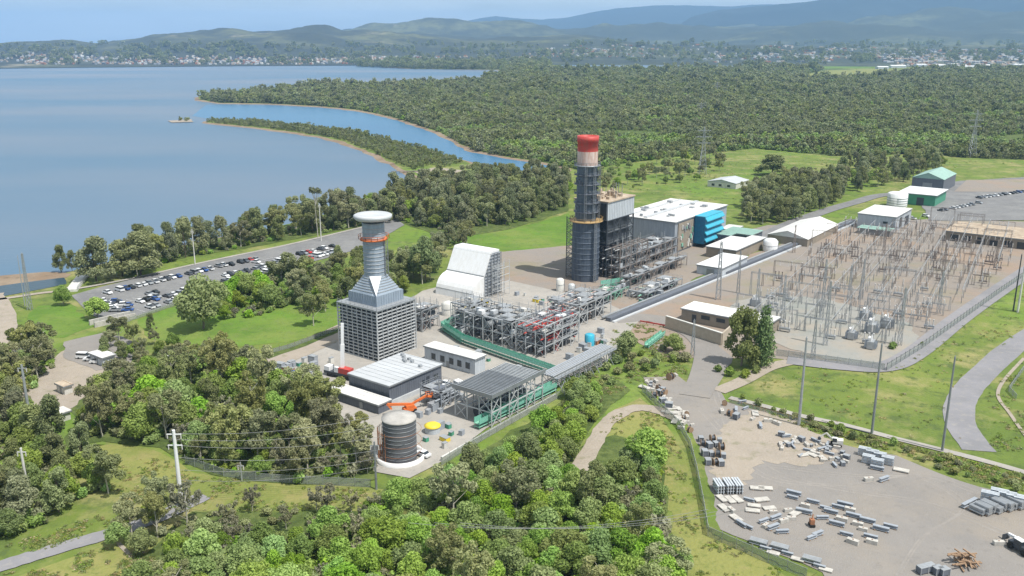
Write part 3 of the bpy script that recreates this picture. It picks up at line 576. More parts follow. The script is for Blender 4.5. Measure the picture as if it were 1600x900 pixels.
tree(665, 440, 372, 'broad', 'large green tree beside the white intake building', 52)
tree(1205, 274, 242, 'oak', 'squat dark green tree behind the rounded grove', 50)
tree(62, 560, 500, 'euc', 'shaggy tree by the sandy track on the left', 52)
tree(250, 815, 742, 'euc', 'thin bare-trunked tree by the road bend at lower left', 40)
tree(292, 822, 752, 'grey', 'grey sparse tree at the foot of the white power pole', 48)
tree(235, 642, 590, 'bright', 'bright green domed tree in the left wood', 60)
tree(1010, 735, 672, 'bright', 'tall bright green tree at the top of the clump inside the grassy loop', 74)
tree(1040, 910, 850, 'euc', 'yellowish green tree at the lower edge beside the yard fence', 70)
tree(215, 372 + 60, 380, 'euc', 'olive tree beside the broad she-oak at the car park', 30)
um = make_tree('umbrella_tree', 'umbrella', 20, 3.4, 420, .36, 'oak', 'palebark', 201, .22); p = G(497, 372)
place(um, (p.x, p.y, .1), 0, 'tall flat-topped tree rising above the lakeside belt', None, (1.1, 1.1, HT(p, 290) / 20))
co = make_tree('conifer_tree', 'column', 17, 2.9, 4200, .32, 'conifer', 'darkbark', 202, .3); p = G(1190, 572)
place(co, (p.x, p.y, .1), 0, 'dark green columnar conifer beside the wide olive tree', None, (1, 1, HT(p, 478) / 17))
ol = make_tree('olive_crowned_tree', 'wide', 16, 6.0, 6500, .36, 'olive', 'bark', 203, .35); p = G(1158, 572)
place(ol, (p.x, p.y, .1), 0, 'wide olive yellow tree at the road junction below the switchyard', None, (1, 1, HT(p, 482) / 16))
for px, py, s in ((1122, 582, .9), (1140, 588, 1.1), (1165, 590, 1.0), (1182, 583, .9)):
    p = G(px, py); place(rnd.choice(PROTO['gshrub']), (p.x, p.y, .1), 1, 'dark low shrub at the foot of the olive tree and conifer', 'shrubs under the junction trees', s)
for px, py, s in ((1395, 545, .9), (1441, 540, .5)):
    p = G(px, py); place(rnd.choice(PROTO['gshrub']), (p.x, p.y, .1), 1, 'small shrub at the switchyard road edge', 'shrubs at the switchyard edge', s)
def hide_proto():
    for l in PROTO.values():
        for t_ in l:
            if t_.name not in USED:
                for c in list(t_.children): bpy.data.objects.remove(c)
                bpy.data.objects.remove(t_)

# -- far forest and mangroves: masses nobody could count
def gn_mass(name, pts, scl, protos, pick=None):
    """stuff object: points carrying instances of small crown meshes"""
    coll = bpy.data.collections.new(name + '_crowns')
    for i, me in enumerate(protos):
        o = bpy.data.objects.new('crown_mesh', me); coll.objects.link(o)
    me = bpy.data.meshes.new(name); me.from_pydata([tuple(p) for p in pts], [], []); o = bpy.data.objects.new(name, me); COL.objects.link(o)
    a = me.attributes.new('scl', 'FLOAT', 'POINT'); a.data.foreach_set('value', np.array(scl, dtype=np.float32))
    rk_ = random.Random(len(pts)); kk = pick or [rk_.randrange(len(protos)) for _ in pts]; a = me.attributes.new('pick', 'INT', 'POINT'); a.data.foreach_set('value', np.array(kk, dtype=np.int32))
    ng = bpy.data.node_groups.new(name + '_nodes', 'GeometryNodeTree'); ng.interface.new_socket('Geometry', in_out='INPUT', socket_type='NodeSocketGeometry'); ng.interface.new_socket('Geometry', in_out='OUTPUT', socket_type='NodeSocketGeometry')
    N = ng.nodes.new; i_ = N('NodeGroupInput'); o_ = N('NodeGroupOutput'); ip = N('GeometryNodeInstanceOnPoints'); ci = N('GeometryNodeCollectionInfo'); ci.inputs['Collection'].default_value = coll
    ci.inputs['Separate Children'].default_value = True; ci.inputs['Reset Children'].default_value = True; ip.inputs['Pick Instance'].default_value = True
    ri = N('GeometryNodeInputNamedAttribute'); ri.data_type = 'INT'; ri.inputs[0].default_value = 'pick'
    rr = N('FunctionNodeRandomValue'); rr.data_type = 'FLOAT_VECTOR'; rr.inputs[0].default_value = (0, 0, 0); rr.inputs[1].default_value = (0, 0, 6.28); rr.inputs['Seed'].default_value = 3
    na = N('GeometryNodeInputNamedAttribute'); na.data_type = 'FLOAT'; na.inputs[0].default_value = 'scl'
    K = ng.links.new; K(i_.outputs[0], ip.inputs['Points']); K(ci.outputs[0], ip.inputs['Instance']); K(ri.outputs[0], ip.inputs['Instance Index'])
    K(rr.outputs[0], ip.inputs['Rotation']); K(na.outputs[0], ip.inputs['Scale']); K(ip.outputs[0], o_.inputs[0])
    md = o.modifiers.new('instances', 'NODES'); md.node_group = ng; o['kind'] = 'stuff'
    return o
def small_crown(seed, kind, h, rad, n, size, leaf):
    rg = np.random.default_rng(seed); return leafmesh('far_crown', quads(rg, lobes_for(kind, rg, h, rad)[:20], n, size, .35), leaf)
FP = [small_crown(300 + i, k, h, r, 300, .8, m) for i, (k, h, r, m) in enumerate([('broad', 10, 4.6, 'farleaf'), ('broad', 9, 4.8, 'farleaf'), ('oak', 12, 4.6, 'farleaf'), ('euc', 12, 5, 'farleaf'), ('broad', 9, 5, 'fargreen')])]
FPD = [FP[0], FP[1], FP[2], FP[3], small_crown(310, 'oak', 12, 4.6, 300, .8, 'oak'), FP[2]]
def mass_points(polys, holes, k0, kmin, seed, size=1.0, x_over=0, bright=None):
    rg = random.Random(seed); pts, sc = [], []; P_ = [poly_w(p) for p in polys]; Hs = [poly_w(h) for h in holes]
    for pw in P_:
        y = min(p.y for p in pw); y1 = max(p.y for p in pw)
        while y < y1:
            st = max(kmin, k0 * y); xs = [p.x for p in pw]; x = min(xs)
            while x < max(xs):
                q = Vector((x + rg.uniform(-.5, .5) * st, y + rg.uniform(-.5, .5) * st, 0))
                if abs(q.x) < .66 * q.y + 60 and inside(q, pw) and not any(inside(q, h) for h in Hs):
                    g = mn.noise(q / 160) + .5 * mn.noise(q / 60)
                    if g > -.6: pts.append((q.x, q.y, 0)); sc.append(size * (st / 6.2) ** .8 * rg.choice((.7, .9, 1, 1.1, 1.45)) * rg.uniform(.85, 1.15) * (1 + .4 * g))
                x += st
            y += st * .9
    return pts, sc
HOLES = [[(1250, 118), (1290, 109), (1370, 107), (1450, 110), (1400, 119), (1320, 127), (1255, 128)], [(1190, 106), (1300, 99), (1450, 100), (1470, 105), (1300, 109), (1220, 111)], [(835, 112.5), (860, 99), (1190, 99), (1190, 108), (1130, 112), (1000, 113.5), (900, 113.5)],
         [(480, 153), (520, 150), (545, 153), (520, 158), (490, 157)], [(1060, 250), (1130, 238), (1290, 240), (1310, 250), (1200, 262)], [(1540, 215), (1600, 208), (1640, 218), (1580, 224)], [(745, 153), (790, 151), (810, 155), (770, 158)], [(1060, 178), (1120, 175), (1150, 180), (1100, 184)], [(1330, 205), (1390, 200), (1420, 207), (1370, 213)], [(960, 232), (1010, 226), (1050, 233), (1000, 240)], [(1180, 142), (1260, 140), (1280, 144), (1210, 147)], [(620, 152), (650, 150), (665, 153), (640, 156)]]
pts, sc = mass_points([FOREST], HOLES, .0046, 4.6, 41, .82)
pk = []; r_ = random.Random(8)
for p in pts:
    g = mn.noise(Vector((p[0] / 95, p[1] / 70, 4))) + .6 * mn.noise(Vector((p[0] / 260, p[1] / 200, 9))); near = 1 - min(1, max(0, (p[1] - 850) / 900))
    pk.append(4 if g + .42 * near - .42 + r_.uniform(-.3, .3) > 0 else r_.choice((0, 1, 2, 3, 5, 5)))
FP.append(small_crown(309, 'oak', 12, 4.6, 300, .8, 'oak'))
for i, p in enumerate(pts): pts[i] = (p[0], p[1], -1.5)
gn_mass('far_forest', pts, sc, FP, pk)
print('forest points', len(pts))
pts, sc = mass_points([[(320, 191), (330, 187.5), (400, 189.5), (470, 196.5), (540, 206.5), (600, 218.5), (660, 233.5), (710, 247.5), (745, 260.5), (780, 270.5), (770, 276), (735, 268), (700, 262), (672, 258), (650, 266), (616, 255), (584, 238), (540, 220.5), (500, 211.8), (440, 203.3), (380, 196.5)], [(660, 288), (700, 278), (800, 277), (885, 277), (885, 290), (780, 290), (700, 296)]], [], .0038, 4.2, 42, .5)
pts += [tuple(G(x, y, -.4)) for x, y in ((283, 189), (294, 189), (290, 189.5), (281, 189))]; sc += [.6, .6, .5, .5]
gn_mass('mangrove_thicket', pts, sc, FPD)
pts, sc = mass_points([[(560, 104.2), (640, 107.3), (700, 108.2), (780, 109), (800, 113), (860, 109.5), (860, 100.5), (700, 100.5), (560, 101.5)]], [], .004, 10, 49, .8)
gn_mass('far_point_trees', pts, sc, FPD)
# shrubs behind the old station and around the back field
pts, sc = mass_points([[(900, 262), (1000, 250), (1100, 238), (1180, 230), (1300, 242), (1250, 236), (1440, 238), (1500, 244), (1640, 248), (1640, 240), (1100, 228), (900, 250)]], [], .006, 5, 43, .8)
gn_mass('field_edge_scrub', pts, sc, FPD)

# rough grass and weeds: tufts nobody could count
TUFT = [leafmesh('tuft', quads(np.random.default_rng(500 + i), [(0, 0, .12, .42), (.35, .1, .1, .3), (-.2, .3, .1, .3)], 30, .13, .9, squash=.55), m_) for i, m_ in enumerate(('tuftgreen', 'tuftstraw', 'tuftolive', 'tuftgreen'))]
def tufts(name, polys, dist, n, seed, smin=.5, smax=1.3, thr=-.1, holes=()):
    r_ = random.Random(seed); pts, sc = [], []; Hs = [poly_w(h) for h in holes]
    for pxs in polys:
        pw = poly_w(pxs); x0, x1, y0, y1 = min(p.x for p in pw), max(p.x for p in pw), min(p.y for p in pw), max(p.y for p in pw)
        for _ in range(n):
            q = Vector((r_.uniform(x0, x1), r_.uniform(y0, y1), 0))
            if inside(q, pw) and mn.noise(q / dist) + .5 * mn.noise(q / (dist * .3)) > thr and not any(inside(q, h) for h in Hs): pts.append((q.x, q.y, .1)); sc.append(r_.uniform(smin, smax))
    return gn_mass(name, pts, sc, TUFT)
tufts('rough_grass', [[(1160, 615), (1235, 572), (1385, 585), (1500, 510), (1640, 410), (1700, 500), (1600, 515), (1545, 560), (1490, 610), (1480, 660), (1520, 705), (1400, 680), (1280, 655)], [(1540, 620), (1620, 545), (1700, 560), (1700, 760), (1620, 735), (1550, 705)], [(960, 505), (1040, 510), (1085, 560), (1070, 590), (1000, 600), (900, 640), (880, 610), (950, 560)]], 9, 6500, 71, .4, 1.2, .08)
tufts('weedy_verge', [[(1150, 628), (1250, 656), (1400, 692), (1600, 742), (1700, 780), (1700, 800), (1500, 745), (1400, 706), (1290, 684), (1200, 645)]], 5, 9000, 72, .6, 1.7, -.2)
tufts('slope_weeds', [[(150, 700), (230, 705), (300, 740), (420, 756), (600, 768), (600, 790), (420, 800), (250, 800), (160, 760)], [(-40, 870), (170, 800), (300, 740), (300, 760), (190, 825), (0, 880)], [(0, 900), (130, 865), (190, 850), (260, 880), (260, 940), (-40, 940)], [(930, 690), (960, 645), (1030, 640), (1075, 720), (1095, 820), (1180, 865), (1260, 900), (1090, 900), (1050, 800), (1030, 700)]], 7, 4200, 73, .35, 1.1, .05)
tufts('field_weeds', [[(905, 305), (1100, 255), (1450, 245), (1600, 255), (1380, 280), (1200, 340), (1000, 300)]], 16, 3500, 74, .6, 2.0, .12)

# understorey filling the bush below the tree crowns
US = [leafmesh('bush_mound', quads(np.random.default_rng(520 + i), lobes_for('shrub', np.random.default_rng(540 + i), 2.6, 1.9), 420, .3, .3), m_) for i, m_ in enumerate(('broad', 'bright', 'euc', 'grey', 'broad'))]
def under(name, polys, st, seed, lo=.5, hi=1.1):
    r_ = random.Random(seed); pts, sc = [], []
    for pxs in polys:
        pw = poly_w(pxs); x = min(p.x for p in pw)
        while x < max(p.x for p in pw):
            y = min(p.y for p in pw)
            while y < max(p.y for p in pw):
                q = Vector((x + r_.uniform(-st, st) * .5, y + r_.uniform(-st, st) * .5, 0)); y += st
                if inside(q, pw) and r_.random() < .85: pts.append((q.x, q.y, .05)); sc.append(r_.uniform(lo, hi))
            x += st
    return gn_mass(name, pts, sc, US)
under('understorey', [A_POLY], 2.3, 81, .7, 1.5)
under('wood_understorey', [[(120, 680), (150, 610), (215, 580), (300, 565), (395, 585), (440, 612), (520, 655), (560, 690), (585, 750), (480, 758), (395, 750), (330, 735), (260, 702), (180, 685)], [(340, 498), (352, 452), (400, 449), (456, 435), (470, 470), (430, 488), (380, 500)], [(-60, 620), (10, 560), (60, 545), (95, 570), (60, 600), (40, 650), (60, 700), (0, 720), (-60, 720)], [(-60, 840), (-40, 730), (60, 700), (140, 715), (175, 770), (120, 790), (70, 820), (10, 842)]], 3.2, 82, .5, 1.2)
under('belt_understorey', [LAKE], 5, 83, .5, 1.2)
# ================================================================== POWER STATION  (grid directions: VV away to the right, UU away to the left)
VV = Vector((.602, .799, 0)); UU = Vector((-.799, .602, 0)); Z = Vector((0, 0, 1))
def lv(p, q): return (Vector(q) - Vector(p)).dot(VV)
def dims(F, L_, R_, h):          # front corner, left and right corner seen at height h -> origin on the ground and lengths along UU and VV
    f, l, r = G(*F, h), G(*L_, h), G(*R_, h); o = Vector((f.x, f.y, 0)); return o, max(1.5, (l - f).dot(UU)), max(1.5, (r - f).dot(VV))
def at(o, u, v, z=0): return o + UU * u + VV * v + Z * z
def slab(mb, o, u0, u1, v0, v1, z0, z1):
    return mb.obox(at(o, (u0 + u1) / 2, (v0 + v1) / 2, (z0 + z1) / 2), UU * (u1 - u0) / 2, VV * (v1 - v0) / 2, Z * (z1 - z0) / 2)
def ribs(mb, o, lu, lv_, z0, z1, step=.9, t=.05, faces='UV'):
    if 'U' in faces:
        k = int(lu / step)
        for i in range(k + 1): slab(mb, o, i * lu / k - .06, i * lu / k + .06, -t, .0, z0, z1)
    if 'V' in faces:
        k = int(lv_ / step)
        for i in range(k + 1): slab(mb, o, -t, 0, i * lv_ / k - .06, i * lv_ / k + .06, z0, z1)
    return mb
def building(name, label, cat, F, L_, R_, h, wallm, roofm, roof='flat', over=.35, parapet=.0, group=None, wins=(), doors=(), rise=1.2, trim=None, ribbed=True, gut=True):
    o, lu, lw = dims(F, L_, R_, h); t = thing(name, label, cat, o, group)
    mb = MB(); slab(mb, o, 0, lu, 0, lw, 0, h)
    if ribbed: ribs(mb, o, lu, lw, .3, h - .2, max(.9, (lu + lw) / 70))
    mb.build('wall', wallm, t)
    mb = MB()
    if roof == 'flat':
        slab(mb, o, -over, lu + over, -over, lw + over, h, h + .35); s_ = 2.2 if lw < 30 else 4
        v = s_
        while v < lw: slab(mb, o, 0, lu, v - .06, v + .06, h + .35, h + .45); v += s_
    elif roof == 'gableV':       # ridge along VV
        c = lambda u, v, z: at(o, u, v, z); a = -over; b = lu + over; e0 = -over; e1 = lw + over; m_ = lu / 2
        mb.prism([c(a, e0, h), c(m_, e0, h + rise), c(b, e0, h), c(b, e0, h - .15), c(m_, e0, h + rise - .3), c(a, e0, h - .15)], VV * (e1 - e0))
        mb.add([c(0, 0, h - .2), c(lu, 0, h - .2), c(m_, 0, h + rise - .3)], [(0, 1, 2)]); mb.add([c(0, lw, h - .2), c(lu, lw, h - .2), c(m_, lw, h + rise - .3)], [(0, 1, 2)])
    elif roof == 'gableU':
        c = lambda u, v, z: at(o, u, v, z); a = -over; b = lw + over; m_ = lw / 2
        mb.prism([c(a, a, h), c(a, m_, h + rise), c(a, b, h), c(a, b, h - .15), c(a, m_, h + rise - .3), c(a, a, h - .15)], UU * (lu + 2 * over))
        mb.add([c(0, 0, h - .2), c(0, lw, h - .2), c(0, m_, h + rise - .3)], [(0, 1, 2)])
    mb.build('roof', roofm, t)
    for face, a, b, z0, z1 in wins:
        mb = MB(); f = .12
        if face == 'V': slab(mb, o, -f, .0, a * lw, b * lw, z0, z1)
        else: slab(mb, o, a * lu, b * lu, -f, .0, z0, z1)
        mb.build('window', 'darkglass', t)
    for face, a, b, z1 in doors:
        mb = MB(); f = .10
        if face == 'V': slab(mb, o, -f, .0, a * lw, b * lw, .1, z1)
        else: slab(mb, o, a * lu, b * lu, -f, .0, .1, z1)
        mb.build('door', trim or 'steel', t)
    if gut and roof == 'flat':
        mb = MB(); slab(mb, o, -over - .12, lu + over, -over - .12, -over, h - .15, h + .25); slab(mb, o, -over - .12, -over, -over, lw + over, h - .15, h + .25); mb.build('gutter', 'steel', t)
    return t, o, lu, lw
def rail(mb, pts, h=1.1, t=.06):
    for a, b in zip(pts, pts[1:]):
        a, b = Vector(a), Vector(b); mb.beam(a + Z * h, b + Z * h, t); mb.beam(a + Z * h * .5, b + Z * h * .5, t * .8); n = max(1, int((b - a).length / 2))
        for i in range(n + 1): q = a.lerp(b, i / n); mb.beam(q, q + Z * h, t)
def steelframe(t, o, lu, lw, nu, nv, levels, m='steel', w_=.35, brace=True, deck=None, deckm='galv', deckskip=None):
    """open frame: each column a part, beams of one floor a part"""
    H = levels[-1]
    for i in range(nu + 1):
        for j in range(nv + 1):
            mb = MB(); p = at(o, lu * i / nu, lw * j / nv); mb.beam(p, p + Z * H, w_); mb.build('column', m, t)
    for k, z in enumerate(levels):
        mb = MB()
        for i in range(nu + 1): mb.beam(at(o, lu * i / nu, 0, z), at(o, lu * i / nu, lw, z), w_ * .8)
        for j in range(nv + 1): mb.beam(at(o, 0, lw * j / nv, z), at(o, lu, lw * j / nv, z), w_ * .8)
        mb.build('floor_beams', m, t)
        if deck and k in deck:
            mb = MB()
            for i in range(nu):
                for j in range(nv):
                    if ((i * 7 + j * 3 + k * 5 + int(lu * 3)) % 5) in (0, 1): slab(mb, o, lu * i / nu + .1, lu * (i + 1) / nu - .1, lw * j / nv + .1, lw * (j + 1) / nv - .1, z + .2, z + .3)
            slab(mb, o, -.1, 1.0, 0, lw, z + .2, z + .3); slab(mb, o, 0, lu, -.1, .9, z + .2, z + .3); rail(mb, [at(o, 0, 0, z + .3), at(o, lu, 0, z + .3), at(o, lu, lw, z + .3), at(o, 0, lw, z + .3), at(o, 0, 0, z + .3)]); mb.build('walkway', deckm, t)
    if brace:
        zz = [0] + list(levels)
        for a, b in zip(zz, zz[1:]):
            for j in range(nv):
                if (j + len(zz)) % 2: mb = MB(); mb.beam(at(o, 0, lw * j / nv, a), at(o, 0, lw * (j + 1) / nv, b), w_ * .5); mb.beam(at(o, 0, lw * (j + 1) / nv, a), at(o, 0, lw * j / nv, b), w_ * .5); mb.build('bracing', m, t)
            for i in range(nu):
                if i % 2 == 0: mb = MB(); mb.beam(at(o, lu * i / nu, 0, a), at(o, lu * (i + 1) / nu, 0, b), w_ * .5); mb.beam(at(o, lu * (i + 1) / nu, 0, a), at(o, lu * i / nu, 0, b), w_ * .5); mb.build('bracing', m, t)
# ---------------- louvred tower with flared stack
o = G(592, 567); lu = (G(533, 546) - o).dot(UU) * .93; lw = (G(649, 541) - o).dot(VV) * .92; H1 = HT(o, 487); H2 = HT(at(o, 2.7, 2.7), 464)
t = thing('exhaust_tower', 'pale grey stack with wide ring cap on a dark louvred box tower', 'tower', o)
mb = MB(); slab(mb, o, .5, lu - .5, .5, lw - .5, 0, H1); mb.build('louvre_box', 'louvre', t)
rows = 15
for i in range(rows + 1):
    z = .35 + (H1 - .5) * i / rows; mb = MB()
    th = .125
    slab(mb, o, -.15, lu + .15, -.15, .42, z - th, z + th); slab(mb, o, -.15, .42, .42, lw + .15, z - th, z + th); slab(mb, o, lu - .42, lu + .15, .42, lw + .15, z - th, z + th); slab(mb, o, .42, lu - .42, lw - .42, lw + .15, z - th, z + th)
    mb.build('louvre_band', 'lightframe', t)
for i in range(9):
    for f in ('u', 'v'):
        if f == 'v' and i == 0: continue
        mb = MB(); a = (lu if f == 'u' else lw) * i / 8; wd = .3 if i in (0, 8) else .1
        slab(mb, o, a - wd / 2, a + wd / 2, -.3, .1, 0, H1) if f == 'u' else slab(mb, o, -.3, .1, a - wd / 2, a + wd / 2, 0, H1)
        mb.build('mullion', 'lightframe', t)
mb = MB(); rg_ = random.Random(4)
for i in range(70):                                            # ducts and ladders seen between the louvres
    a = rg_.uniform(.5, lu - 1); z = rg_.uniform(.5, H1 - 2); slab(mb, o, a, a + rg_.uniform(.2, .9), .3, .52, z, z + rg_.uniform(.3, 1.2)); a = rg_.uniform(.5, lw - 1); slab(mb, o, .3, .52, a, a + rg_.uniform(.2, .9), z, z + rg_.uniform(.3, 1.2))
mb.build('silencer_panels', 'steel', t)
iu, iv = 2.7, 2.7
mb = MB(); slab(mb, o, iu, lu - iu, iv, lw - iv, H1 + .3, H2); ribs(mb, at(o, iu, iv), lu - 2 * iu, lw - 2 * iv, H1 + .3, H2, 1.1, .1); mb.build('upper_box', 'bluegrey', t)
mb = MB(); rail(mb, [at(o, lu, 0, H1), at(o, 0, 0, H1), at(o, 0, lw, H1)], 1.2, .08); slab(mb, o, -.3, lu + .3, -.3, lw + .3, H1, H1 + .3); mb.build('box_walkway', 'galv', t)
cc = at(o, lu / 2, lw / 2); Hc = HT(cc, 428)
Rs = 3.55
mb = MB(); n = 24; ring = [cc + Z * Hc + Vector((Rs * math.cos(2 * math.pi * i / n), Rs * math.sin(2 * math.pi * i / n), 0)) for i in range(n)]
hu, hv = lu / 2 - iu, lw / 2 - iv
def sq(a):
    d = Vector((math.cos(a), math.sin(a), 0)); du, dv = d.dot(UU), d.dot(VV); k = min(hu / max(abs(du), 1e-6), hv / max(abs(dv), 1e-6)); return cc + Z * H2 + d * k
N_ = 4; rows_ = []
for j in range(N_ + 1):
    rows_.append([sq(2 * math.pi * i / n).lerp(ring[i], j / N_) for i in range(n)])
vs_ = [p for r_ in rows_ for p in r_]; mb.add(vs_, [(j * n + i, j * n + (i + 1) % n, (j + 1) * n + (i + 1) % n, (j + 1) * n + i) for j in range(N_) for i in range(n)])
mb.build('flared_transition', 'bluegrey', t)
for su, sv in ((-1, -1), (1, 1)):  # bright corner facet of the transition, put in as a white triangle
    c0 = cc + Z * (H2 + .15) + UU * su * hu + VV * sv * hv; dd_ = (UU * su * hu + VV * sv * hv).normalized(); tt = Vector((-dd_.y, dd_.x, 0)); c1 = cc + Z * Hc + dd_ * (Rs + .35); mb = MB(); mb.prism([c0 + dd_ * .15, c1 + tt * 1.9 + Z * .1, c1 - tt * 1.9 + Z * .1], dd_ * .12 + Z * .12); mb.build('corner_facet', 'white', t)
mb = MB()
for j in range(1, 7):
    f = j / 7; pts = [sq(2 * math.pi * i / n).lerp(ring[i], f) + Z * .1 for i in range(n)]
    for i in range(n): mb.beam(pts[i], pts[(i + 1) % n], .22)
mb.build('transition_ribs', 'galv', t)
Ht = HT(cc, 345); Hp = HT(cc, 374)
mb = MB(); mb.lathe(cc, [(Rs, Hc), (Rs, Ht)], 32); mb.build('stack_shaft', 'bluegrey', t)
mb = MB()
for i in range(9): z = Hc + (Hp - Hc) * i / 9; mb.torus(cc + Z * z, Rs + .05, .12)
for i in range(4): z = Hp + (Ht - Hp) * (i + .6) / 4; mb.torus(cc + Z * z, Rs + .05, .12)
mb.build('stiffening_rings', 'galv', t)
mb = MB(); mb.lathe(cc, [(Rs + .05, Hp), (Rs + 1.0, Hp), (Rs + 1.0, Hp + .35), (Rs + .05, Hp + .35)], 28); pr = [cc + Z * (Hp + .35) + Vector((5 * math.cos(2 * math.pi * i / 16), 5 * math.sin(2 * math.pi * i / 16), 0)) for i in range(17)]; rail(mb, pr, 1.2, .12); mb.build('test_platform', 'orange', t)
mb = MB(); mb.lathe(cc, [(Rs * .96, Ht - .6), (Rs + .25, Ht), (Rs * .92, Ht + .1)], 32); mb.build('shaft_collar', 'darksteel', t)
mb = MB()
for i in range(12): a = 2 * math.pi * i / 12; d = Vector((math.cos(a), math.sin(a), 0)); mb.beam(cc + d * (Rs - .1) + Z * (Ht - .2), cc + d * 5.2 + Z * (HT(cc, 340)), .25)
mb.build('cap_struts', 'darksteel', t)
Hk = HT(cc, 339); mb = MB(); mb.lathe(cc, [(4.2, Hk - .8), (5.6, Hk - .7), (6.2, Hk), (6.2, Hk + .7), (5.6, Hk + 1.0), (3.4, Hk + .8), (0.1, Hk + .5)], 40); mb.build('ring_cap', 'roofgrey', t)
mb = MB(); mb.lattice(cc + Vector((Rs + .6, -1.2, Hc)), cc + Vector((Rs + .6, -1.2, Hp)), .9, 10, .1); mb.build('ladder', 'steel', t)
# ---------------- low process hall with big flat roof, and its annexe
tb, ob, lub, lwb = building('process_hall', 'long slate grey hall with pale flat roof in front of the louvred tower', 'building', (608, 604), (549, 583), (700, 573), 6.0, 'slate', 'roofgrey', wins=(('V', .62, .66, 2.6, 3.6), ('V', .85, .93, 2.4, 3.8)), doors=(('V', .70, .76, 4.2), ('U', .4, .45, 2.4)), trim='darksteel')
mb = MB(); slab(mb, ob, -.5, 0, .3, lwb * .96, .05, 1.6); mb.build('plinth', 'roofgrey', tb)
mb = MB(); rr = random.Random(2)
for i in range(7): u, v = rr.uniform(2, lub - 2), rr.uniform(lwb * .7, lwb - 2); slab(mb, ob, u, u + .9, v, v + .9, 6.45, 7.1)
mb.build('roof_vents', 'galv', tb)
building('low_annexe', 'low slate annexe with narrow pale roof left of the process hall', 'building', (591, 634), (527, 602), (604, 623), 2.8, 'slate', 'roofwhite', doors=(('U', .3, .36, 2.2),), over=.2)
building('switch_room', 'white roofed narrow service building behind the process hall', 'building', (742, 562), (664, 541), (760, 556), 5.2, 'palewall', 'roofwhite', wins=[('U', a, a + .08, 1.6, 3.6) for a in (.1, .26, .42, .6, .78)], doors=(('U', .5, .56, 2.3),))
# ---------------- white intake building with curved hood
o = G(788, 462); h0 = HT(G(704, 440), 380); WD = (G(716, 446) - G(788, 462)).to_2d(); WD = UU; D = -VV
ow = G(792, 450); oh = HT(ow, 400)
p0 = G(771, 460); wdt = 19.5
t = thing('intake_building', 'white sloping intake building with a rounded hood at its foot', 'building', p0)
q = lambda d, z, u: p0 + D * d + UU * u + Z * z
hh = HT(p0, 392); 
prof = [(-4, 0), (-4, hh), (1.2, hh), (1.6, hh * .97), (6.2, hh * .5)]
hood = [(6.2 + 7.4 * math.sin(R(a)), hh * .46 * math.cos(R(a)) ** .8 if a < 90 else 0) for a in (8, 22, 36, 50, 64, 76, 86)] + [(13.7, 0)]
mb = MB(); pr_ = [q(d, z, 0) for d, z in prof] + [q(6.2, 0, 0)]; mb.prism(pr_, UU * wdt); mb.build('tall_casing', 'white', t)
mb = MB(); mb.prism([q(6.25, 0, 0), q(6.25, hh * .48, 0)] + [q(d, z, 0) for d, z in hood], UU * wdt); mb.build('curved_hood', 'white', t)
mb = MB(); mb.prism([q(-4.3, 0, -.12), q(-4.3, hh - .8, -.12), q(1, hh - .8, -.12), q(5.9, hh * .47, -.12), q(5.9, 0, -.12)], -UU * .1); mb.build('side_cladding', 'greywall', t)
for i in range(13):
    z = 1 + (hh - 2.4) * i / 12; dmax = 1.0 if z > hh * .95 else (1.2 + (hh - z) / (hh * .5) * 4.4 if z > hh * .5 else 5.8); mb = MB(); mb.beam(q(-4.3, z, -.4), q(dmax, z, -.4), .28); mb.build('louvre_band', 'galv', t)
for dd in (-4.3, -2.2, 0, 2.0, 4.4):
    mb = MB(); zt = hh - .8 if dd < 1.3 else (hh * .82 if dd < 3 else hh * .6); mb.beam(q(dd, 0, -.7), q(dd, zt, -.7), .3); mb.build('mullion', 'steel', t)
mb = MB(); mb.beam(q(1.75, hh * .93, 0), q(1.75, hh * .93, wdt), .35); mb.beam(q(6.35, hh * .49, 0), q(6.35, hh * .49, wdt), .4); mb.beam(q(13.3, hh * .16, 0), q(13.3, hh * .16, wdt), .25); mb.build('seam_bands', 'galv', t)
mb = MB()
for u in (-2.6, -5.2):
    for dd in (-4, 0, 4): mb.beam(q(dd, 0, u), q(dd, hh * .8, u), .2)
for z in (3, 6, 9, 12): rail(mb, [q(-4, z, -2.6), q(4, z, -2.6), q(4, z, -5.2)], 1.1, .1); mb.beam(q(-4, z, -2.6), q(4, z, -2.6), .2); mb.beam(q(4, z, -2.6), q(4, z, -5.2), .2); mb.beam(q(-4, z, -5.2), q(4, z, -5.2), .2)
mb.build('side_scaffold', 'lightframe', t)
# ---------------- banded chimney
o = G(914, 436); Rb, Rt = 5.9, 4.35; z1 = HT(o, 344); z2 = HT(o, 258); z3 = HT(o, 236); z4 = HT(o, 212)
t = thing('chimney_stack', 'tall navy steel chimney with pale band and red top', 'chimney', o)
mb = MB(); mb.lathe(o, [(Rb, 0), (Rb, z1)], 32); mb.build('lower_shaft', 'navy', t)
mb = MB(); mb.lathe(o, [(Rt, z1), (Rt, z2)], 32); mb.build('upper_shaft', 'navylight', t)
mb = MB(); mb.lathe(o, [(Rt, z2), (Rt, z3)], 32); mb.build('pale_band', 'palepink', t)
mb = MB(); mb.lathe(o, [(Rt, z3), (Rt, z4 - 2.6), (Rt + .25, z4 - 2.6), (Rt + .25, z4), (Rt - .5, z4), (Rt - .6, z4 - 2)], 32); mb.build('red_top', 'red', t)
mb = MB()
for i in range(9): mb.torus(o + Z * (3 + (z1 - 5) * i / 9), Rb + .03, .17)
for i in range(7): mb.torus(o + Z * (z1 + 4 + (z2 - z1 - 6) * i / 7), Rt + .03, .12)
mb.build('stiffening_rings', 'navylight', t)
